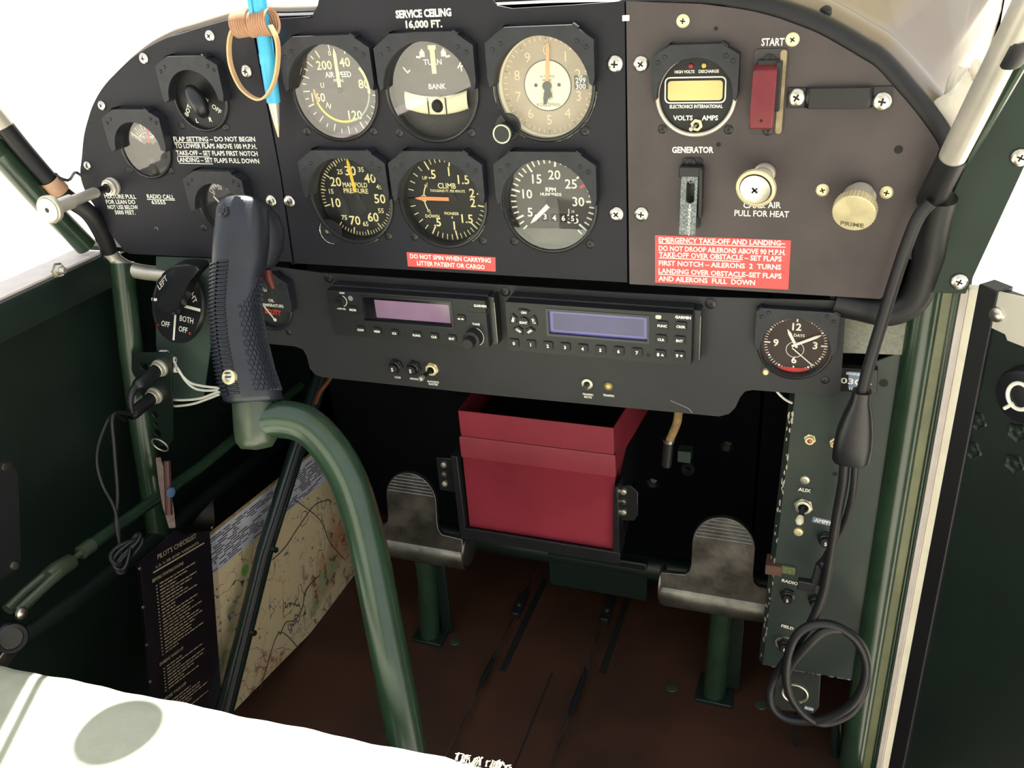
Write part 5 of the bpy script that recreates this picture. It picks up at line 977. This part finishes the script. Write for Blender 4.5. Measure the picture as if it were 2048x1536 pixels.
# ---------------------------------------------------------------- rudder pedals
def pedal(label, cx, side):
    Yp = 84; t = thing('rudder_pedal', label, 'pedal', (cx, Yp + 8, -550), 'pair of rudder pedals')
    tilt = lambda z: Yp + (z + 400) * .16                       # pad leans away at the top
    hw = 33; ztop = -296; prof = []
    o = [(hw * math.cos(a), ztop - 33 + 33 * math.sin(a)) for a in [math.pi * k / 16 for k in range(17)]] + [(-hw, -358), (-hw - 1.5, -366), (-hw - 6, -371), (-65, -373), (-65, -399), (65, -399), (65, -373), (hw + 6, -371), (hw + 1.5, -366), (hw, -358)]
    b = MB().prism([(cx + x, z) for x, z in o], -3, 3, fr=lambda x, y, z: (x, tilt(z) + y, z)); b.build('toe_plate', K['alu'], t, bevel=1.5)
    for k in range(6):
        z = ztop - 5 - k * 4.2; w = math.sqrt(max(0, 33 ** 2 - (z - ztop + 33) ** 2)) - 2; MB().tube([(cx - w, tilt(z) - 3, z), (cx + w, tilt(z) - 3, z)], .9, 6).build('grip_ridge', K['alu'], t)
    w = 66; rows = []
    for x in (-w, -w + 4, -hw, 0, hw, w - 4, w):
        r = 17 if abs(x) < w - 1 else 15.5; rows.append([Vector((cx + x, tilt(-370) - 1 + 6 - r * math.cos(a) * 1.0, -404 + r * 1.05 * math.sin(a))) for a in [-1.45 + 2.9 * k / 14 for k in range(15)]])
    MB().grid(rows).build('heel_roll', K['alu'], t, 60)
    for s in (-1, 1): MB().lathe([(0, -2), (19, -2), (20.5, -1), (20.5, 1), (19, 2), (0, 2)], (cx + s * w, tilt(-370) + 10, -397), EX, 28).build('end_cap', K['alu'], t)
    MB().tube([(cx + 2, Yp + 16, -385), (cx + 1, Yp + 18, -460), (cx - 2, Yp + 8, -548)], 13, 18).build('leg', K['green'], t)
    MB().box(cx + 10, cx + 26, Yp + 20, Yp + 24, -548, -420).build('leg_strap', K['dgreen'], t, bevel=1)
    MB().box(cx - 22, cx + 20, Yp - 8, Yp + 36, -550, -545).build('foot_plate', K['dgreen'], t, bevel=1)
pedal('worn aluminium rudder pedal to the left of the red box, partly behind the stick', -290, 1); pedal('worn aluminium rudder pedal between the red box and switch console', 79, -1)
t = thing('torque_tube', 'dark green cross tube low behind the pedals and under the red box', 'tube', (-105, 170, -430)); MB().tube([(-330, 190, -455), (150, 190, -455)], 16, 18).build('tube', K['dgreen'], t); MB().box(-150, -20, 175, 205, -500, -440).build('gusset', K['dgreen'], t, bevel=2)
for lab, x, pts in (('rudder cable with turnbuckle on the floor nearer the stick', -192.9, (1040, 1233, 985, 1325, 960, 1398)), ('rudder cable with turnbuckle on the floor below the red box', -76, (1215, 1250, 1172, 1370, 1140, 1450))):
    t = thing('rudder_cable', lab, 'cable', (x, 0, -535)); y = [at(pts[i], pts[i + 1], X=x).y for i in (0, 2, 4)]; z = -541
    MB().tube([(x, -320, z), (x, y[2], z), (x, 260, z)], 1.3, 8).build('cable', K['alu'], t)
    MB().tube([(x, y[2], z), (x, y[2] + 12, z), (x, y[1] - 14, z), (x, y[1], z)], [1.8, 3.6, 3.6, 2.4], 12).build('turnbuckle', K['bezel'], t); MB().lathe([(2.6, 0), (3.2, 3), (2.6, 6), (3.2, 9), (2.6, 12)], (x, y[1] + 2, z), EY, 12).build('fitting', K['alu'], t)
    MB().box(x - 5, x + 5, y[0] - 18, y[0] + 30, z - 7, z + 3).build('clevis', K['bezel'], t, bevel=1); MB().lathe([(3.4, 0), (3, 2.5), (0, 3)], (x, y[0], z + 3), EZ, 12).build('bolt', K['alu'], t)
t = cord('sleeved_wire', 'tan sleeved wire with a dark connector hanging below the radio panel', [at(1358, 815, Y=40), at(1354, 845, Y=45), at(1343, 872, Y=50), at(1338, 885, Y=52)], 4, 'tanwire', 'wire'); MB().tube([at(1338, 882, Y=52), at(1333, 930, Y=56)], 5, 12).build('connector', K['rubber'], t)
MB().lathe([(5.6, -1.5), (5.6, 1.5)], at(1338, 881, Y=52), EZ, 14).build('ferrule', K['alu'], t)
cord('copper_wire', 'short copper coloured wire below the radio panel edge beside the stick', [at(668, 745, Y=25), at(655, 765, Y=28), at(640, 785, Y=30), at(632, 806, Y=34)], 2.2, 'copper', 'wire'); cord('white_wire', 'thin white wire curling out below the clock', [at(1550, 778, Y=18), at(1560, 790, Y=20), at(1572, 800, Y=22), at(1584, 806, Y=24)], 1.1, 'wire', 'wire')
t = thing('clamp_bracket', 'small grey clamp bracket in the dark behind the radio panel', 'bracket', at(1370, 920, Y=120)); MB().box(*sum(([v - 7, v + 7] for v in at(1370, 908, Y=120)), [])).build('clamp', K['cgreen'], t, bevel=1); MB().lathe([(6, -5), (7, 0), (5, 6)], at(1376, 938, Y=118), EY, 10).build('nut', K['alu'], t)
for lab, x, y in (('small dull bolt head on the dark firewall below the radio panel corner', 1454, 892), ('small brass bolt head on the dark firewall beside the tray bracket', 1306, 966)): t = thing('firewall_bolt', lab, 'bolt', at(x, y, Y=326)); MB().lathe([(9, 4), (9, -2), (5, -5), (0, -5)], at(x, y, Y=328), EY, 6).build('head', K['alu'], t)
# ---------------------------------------------------------------- switch console
YC = 25; t = thing('switch_console', 'grey green sheet metal switch box with chipped edges below the clock', 'console', (175, YC, -420)); cons = t
cp_ = [at(*q, Y=YC) for q in ((1590, 785), (1525, 1330), (1710, 1361), (1812, 700))]; out = ccw([(p.x, p.z) for p in cp_]); MB().prism(out, YC, YC + 3).build('face', K['cgreen'], t, bevel=.6)
a, c = cp_[0], cp_[1]; MB().add([a, c, c + Vector((-4.5, 9, -1)), a + Vector((-4.5, 9, 0))], [(0, 1, 2, 3)]).add([a + Vector((-4.5, 9, 0)), c + Vector((-4.5, 9, -1)), c + Vector((-2, 90, -1)), a + Vector((-2, 90, 0))], [(0, 1, 2, 3)]).build('folded_side', K['cgreen'], t)
MB().add([cp_[1], cp_[2], cp_[2] + Vector((0, 8, -7)), cp_[1] + Vector((-3, 8, -7))], [(0, 1, 2, 3)]).build('folded_bottom', K['cgreen'], t)
b = MB()
for k in range(46):
    f = random.random() ** .8; p = a + (c - a) * (1 - f * .98) + Vector((random.uniform(-3.6, .6), 0, 0)); p.y = YC - .2 + max(0, (a + (c - a) * (1 - f * .98)).x - p.x) * 2 - .6; n = random.randint(5, 7); s = random.uniform(.5, 1.5)
    b.prism([(p.x + s * math.cos(2 * math.pi * j / n) * random.uniform(.5, 1.1), p.z + s * random.uniform(1.5, 3.5) * math.sin(2 * math.pi * j / n)) for j in range(n)], p.y - .1, p.y + .3)
for k in range(22): p = cp_[1] + (cp_[2] - cp_[1]) * random.random(); s = random.uniform(.6, 1.3); b.prism([(p.x + 2 * s * math.cos(j * 1.05), p.z + s * .8 * math.sin(j * 1.05) * random.uniform(.6, 1.2)) for j in range(6)], YC - .3, YC)
tag(b.build('paint_chips', K['chip'], t), kind='stuff')
for x, y, m_ in ((1610, 959, 'chip'), (1597, 1063, 'gold')): MB().lathe([(4.4, 0), (4, -1.6), (2, -2), (1.7, -1), (0, -1)], at(x, y, Y=YC), EY, 20).build('screw', K[m_], t)
for x, y, r in ((1670, 948, 2.4), (1767, 766, 3.6)): MB().lathe([(r, -.2), (0, -.2)], at(x, y, Y=YC), EY, 16).build('empty_hole', K['cross'], t)
for lab, x, y in (('copper coloured audio socket on the switch console, fully in view', 1620, 877), ('copper coloured audio socket half hidden by the cable splitter', 1671, 885)):
    q_ = thing('audio_socket', lab, 'socket', at(x, y, Y=YC)); MB().lathe([(5.2, 0), (5.2, -2), (4, -2.6)], at(x, y, Y=YC), EY, 6).lathe([(4, -2), (3.6, -5), (2.2, -5), (2, -3)], at(x, y, Y=YC), EY, 20).build('nut', K['gold'], q_); MB().lathe([(2.2, -2), (1.6, -5.4), (0, -5.6)], at(x, y, Y=YC), EY, 14).build('contact', K['copper'], q_)
for lab, st, x, y, w, h, th_, m_, ro_ in (('faded AUX label', 'AUX', 1609, 980, 16, 6, 3.4, 'label_d', -2), ('blue grey AMPMETER label', 'AMPMETER', 1659, 1046, 30, 6, 3.6, 'label_b', -6), ('worn RADIO label', 'RADIO', 1580, 1164, 17, 5.6, 3.4, 'label_d', -6), ('worn FIELD label', 'FIELD', 1575, 1254, 16, 5.6, 3.4, 'label_d', -6)): stick_label(cons, 0, lab, st, x, y, YC - .2, w, h, th_, m_, ro_)
toggle('toggle_switch', 'black toggle switch with a cream tip below the AUX label on the console', 1607, 1011, YC, (-.15, -.9, -.55), 'chip', 8.6, 14, 'plastic', 'dial_cream')
breaker('circuit_breaker', 'dark breaker button below the AMPMETER label behind the cable', 1652, 1076, YC, ' 5'.strip(), 5); breaker('circuit_breaker', 'dark breaker button marked 5 under the RADIO label', 1576, 1189, YC, '5', 4.6); breaker('circuit_breaker', 'dark breaker button beside the RADIO breaker, crossed by the cable', 1632, 1200, YC, '5', 4.6); breaker('circuit_breaker', 'dark breaker button marked 5 below the FIELD label in chipped paint', 1570, 1287, YC, '5', 5)
p = at(1570, 1287, Y=YC); MB().prism([(p.x + (9.5 + random.uniform(-1.5, 1.5)) * math.cos(k * .42), p.z + (9.5 + random.uniform(-1.5, 1.5)) * math.sin(k * .42)) for k in range(15)], YC - .2, YC).build('worn_patch', K['chip'], cons)
t = thing('spring_clip', 'rusty brown spring clip on the edge of the switch console', 'clip', at(1550, 1135, Y=YC)); p = at(1548, 1136, Y=YC); MB().box(p.x - 8, p.x + 8, YC - 5, YC + 14, p.z - 5.5, p.z + 5.5).build('clip', mat('rust', (86, 60, 48), .7, var=.3), t, bevel=1); p = at(1580, 1138, Y=YC); MB().box(p.x - 8, p.x + 5, YC - 3.5, YC, p.z - 4, p.z + 4).lathe([(2.5, -3.4), (2, -5), (0, -5)], (p.x, YC, p.z), EY, 12).build('tongue', K['olive'], t, bevel=.6)
t = thing('webbing_panel', 'grey woven fabric patch behind the black hose', 'fabric', at(1750, 650, Y=22)); MB().prism(ccw(fx([(1660, 590), (1815, 600), (1812, 710), (1660, 705)], 23)), 23, 24.5).build('fabric', K['cloth'], t)
t = thing('hour_meter', 'small black hour meter with white digits behind the cable', 'meter', at(1715, 762, Y=18)); P = fx([(1655, 734), (1756, 741), (1754, 788), (1655, 781)], 17); MB().prism(ccw(P), 17, 25).build('case', K['bezel'], t, bevel=.6)
b = MB(); p = at(1712, 764, Y=16.8); u = Vector((1, 0, -.03)).normalized()
b.text('030.4', p, u, EZ, 5, 0, 'C', .02, 24).text('ENGINE HRS', p + EZ * 7, u, EZ, 2, 0, 'C', .02).text('TOTAL', p - EZ * 7, u, EZ, 2.2, 0, 'C', .02).build('lettering', K['white'], t); MB().prism(ccw(fx([(1697, 743), (1724, 745), (1722, 779), (1697, 777)], 16.9)), 16.9, 17).build('window', K['label_b'], t)
# lighter socket
t = thing('lighter_socket', 'chrome power socket in a small dark bracket under the switch console', 'socket', at(1596, 1390, Y=YC)); P = fx([(1555, 1332), (1642, 1348), (1638, 1415), (1628, 1428), (1560, 1420), (1546, 1405)], YC + 6); MB().prism(ccw(P), YC + 6, YC + 9).build('bracket', K['label_d'], t, bevel=1)
p = at(1590, 1385, Y=YC + 6); MB().lathe([(13.5, 0), (13.5, -2.5), (12.4, -3), (11.4, -2.4), (10.8, 22), (0, 22)], p, EY, 36).build('barrel', K['chip'], t); MB().lathe([(3, 22), (2.4, 12), (0, 11)], p, EY, 14).build('contact', K['alu'], t); stick_label(t, 0, 'blue grey AUX label', 'AUX', 1618, 1417, YC + 5.6, 9, 5, 3, 'label_b', -4)
# hose, cable, splitter, coil
t = cord('black_hose', 'thick black hose curving from the silver tube down behind the panel corner', [at(1880, 395, Y=-6), at(1866, 450, Y=0), at(1852, 530, Y=8), at(1828, 596, Y=12), at(1780, 622, Y=14), at(1720, 612, Y=14), at(1670, 600, Y=14)], 12, 'rubber', 'hose', part='hose')
t = thing('power_cable', 'black power cable with a moulded splitter and knotted coil hanging over the console', 'cable', at(1722, 790, Y=-25)); QY = -22
MB().tube(smooth([at(1862, 405, Y=-22), at(1836, 436, Y=QY), at(1810, 500, Y=QY), at(1785, 575, Y=QY), at(1762, 650, Y=QY), at(1738, 730, Y=QY), at(1722, 795, Y=QY)], 5), 4.6, 14).build('cable', K['rubber'], t, 60)
spx = [(1724, 782, 7, 7), (1721, 800, 7.5, 7.5), (1716, 828, 11, 8), (1710, 862, 14, 9), (1706, 890, 15, 9.5), (1702, 918, 14.8, 9), (1701, 924, 13, 8)]; rw = []
for x, y, w, h in spx: c_ = at(x, y, Y=QY); rw.append([c_ + Vector((w * math.copysign(abs(math.cos(q)) ** .7, math.cos(q)), h * math.copysign(abs(math.sin(q)) ** .7, math.sin(q)), 0)) for q in [2 * math.pi * k / 28 for k in range(28)]])
b = MB().grid(rw, closed=True); b.add(rw[0], [tuple(range(28))]); b.add(rw[-1], [tuple(range(28))[::-1]]); b.build('splitter', K['plastic'], t, 50, bevel=.8)
MB().tube(smooth([at(1712, 915, Y=QY), at(1706, 985, Y=QY), at(1688, 1050, Y=-12), at(1660, 1100, Y=-8), at(1645, 1125, Y=-6)], 5), 3.2, 12).build('plug_lead', K['rubber'], t, 60)
pl0, pl1 = at(1648, 1120, Y=-6), at(1632, 1172, Y=-6); d = (pl1 - pl0).normalized(); MB().tube([pl0, pl0 + d * 4, pl0 + d * 8], [3.4, 5, 4.4], 12).obox(pl0 + d * 17, d * 11, d.cross(EY).normalized() * 5.5, EY * 3.6).obox(pl1 - EX * 8, EX * 8, EZ * 5, EY * 3.6).build('usb_plug', K['plastic'], t, bevel=1)
LP = [(1694, 915, -24), (1690, 960, -22), (1676, 1030, -16), (1662, 1110, -14), (1648, 1190, -14), (1625, 1240, -14), (1595, 1288, -14), (1572, 1340, -15), (1563, 1320, -15)]
coil = [(1690, 915, -24), (1686, 965, -22), (1674, 1030, -17), (1662, 1105, -15), (1648, 1180, -14), (1625, 1240, -13), (1596, 1290, -12), (1565, 1330, -12), (1540, 1375, -13), (1545, 1415, -15), (1580, 1440, -17), (1640, 1440, -19), (1695, 1415, -20), (1725, 1375, -20), (1732, 1325, -18), (1712, 1280, -16), (1670, 1252, -16), (1625, 1250, -18), (1590, 1275, -21), (1573, 1330, -23), (1578, 1385, -23), (1610, 1430, -21), (1650, 1446, -17), (1700, 1425, -13), (1728, 1380, -12), (1734, 1330, -12), (1722, 1290, -13), (1690, 1262, -15), (1650, 1262, -19), (1615, 1290, -22), (1585, 1325, -19), (1572, 1350, -14)]
MB().tube(smooth([at(x, y, Y=Y) for x, y, Y in coil], 5), 4.2, 14).build('coil', K['rubber'], t, 60)
for lab, pts, r, m_ in (('thin grey cable dropping to the floor below the power socket', ((1592, 1428), (1590, 1480), (1590, 1560)), 2, 'conduit'), ('thick ribbed conduit beside the door post near the floor', ((1672, 1440), (1672, 1480), (1670, 1560)), 6, 'conduit')): cord('floor_cable', lab, [at(x, y, Y=45) for x, y in pts], r, m_)
# ---------------------------------------------------------------- seat
t = thing('pilot_seat', 'pale canvas pilot seat cushion in bright sun with frayed front edge', 'seat', (-250, -500, -300))
ZT = -248; rows = []; nx = 60; X0, X1 = -508, -22
def fe(x):                                                        # front edge line
    y = -312 + (x + 475) * .0485 + .7 * math.sin(x * .06) + .4 * math.sin(x * .17 + 1)
    return y - max(0, (-470 - x)) ** 2 * .012
for o, z in ((18, -66), (3, -58), (-2, -40), (-2, -18), (2, -6), (10, -1), (24, 1.5), (60, 4), (120, 7), (220, 6), (330, 4), (500, 4), (575, 2), (590, -10), (590, -60)):
    row = []
    for k in range(nx + 1):
        x = X0 + (X1 - X0) * k / nx; e = min((x - X0) / 40, (X1 - x) / 26, 1); drop = (1 - math.sqrt(max(0, 1 - (1 - e) ** 2))) * (22 if z > -30 else 4)
        row.append(Vector((x, fe(x) - o + (random.uniform(-1.2, 1.2) if o < 12 and x > -70 else 0), ZT + z - drop + (1.6 * math.sin(x * .021 + 1) * min(1, o / 40) if o > 0 else 0))))
    rows.append(row)
MB().grid(rows).build('cushion', K['canvas'], t, 70)
b = MB()
for k in range(44):
    x = X1 - random.uniform(0, 40); y = fe(x) - 4; P = [Vector((x, y, ZT - 3)), Vector((x + random.uniform(-1, 2), y + random.uniform(2, 4), ZT + random.uniform(-3, 1))), Vector((x + random.uniform(-2, 5), y + random.uniform(3, 6), ZT + random.uniform(-5, 0)))]; b.tube(P, .4, 5)
tag(b.build('frayed_threads', K['canvas'], t), kind='stuff')
bt = MB().grid([[Vector((X0 + 10 + (X1 - X0 - 20) * k / 20, -905 - (z + 250) * .12 + 14 * math.cos((k - 10) * .15), z)) for k in range(21)] for z in range(-120, 330, 30)]); bt.build('backrest', K['canvas'], t, 80)
for x in (X0 + 40, X1 - 40): MB().tube([(x, -360, -540), (x, -360, -318)], 10, 14).build('leg', K['green'], t); MB().tube([(x, -925, -540), (x, -930, -300), (x, -960, -60)], 10, 14).build('leg', K['green'], t)
# unseen round disc, added to cast the oval shadow on the seat
sc_ = at(238, 1462, Z=ZT + 3); tt = (175 - sc_.y) / tosun.y; oc = sc_ + tosun * tt
t = thing('seat_shadow_disc', 'unseen round disc on a stem above the panel, added to shadow the seat', 'shadow caster', oc); MB().lathe([(32, -6), (34, 0), (32, 6), (0, 7)], oc, tosun, 36).lathe([(32, -6), (0, -7)], oc, tosun, 36).build('case', K['bezel'], t); MB().tube([oc, oc + tosun * 130], 6, 12).build('stem', K['alu'], t)
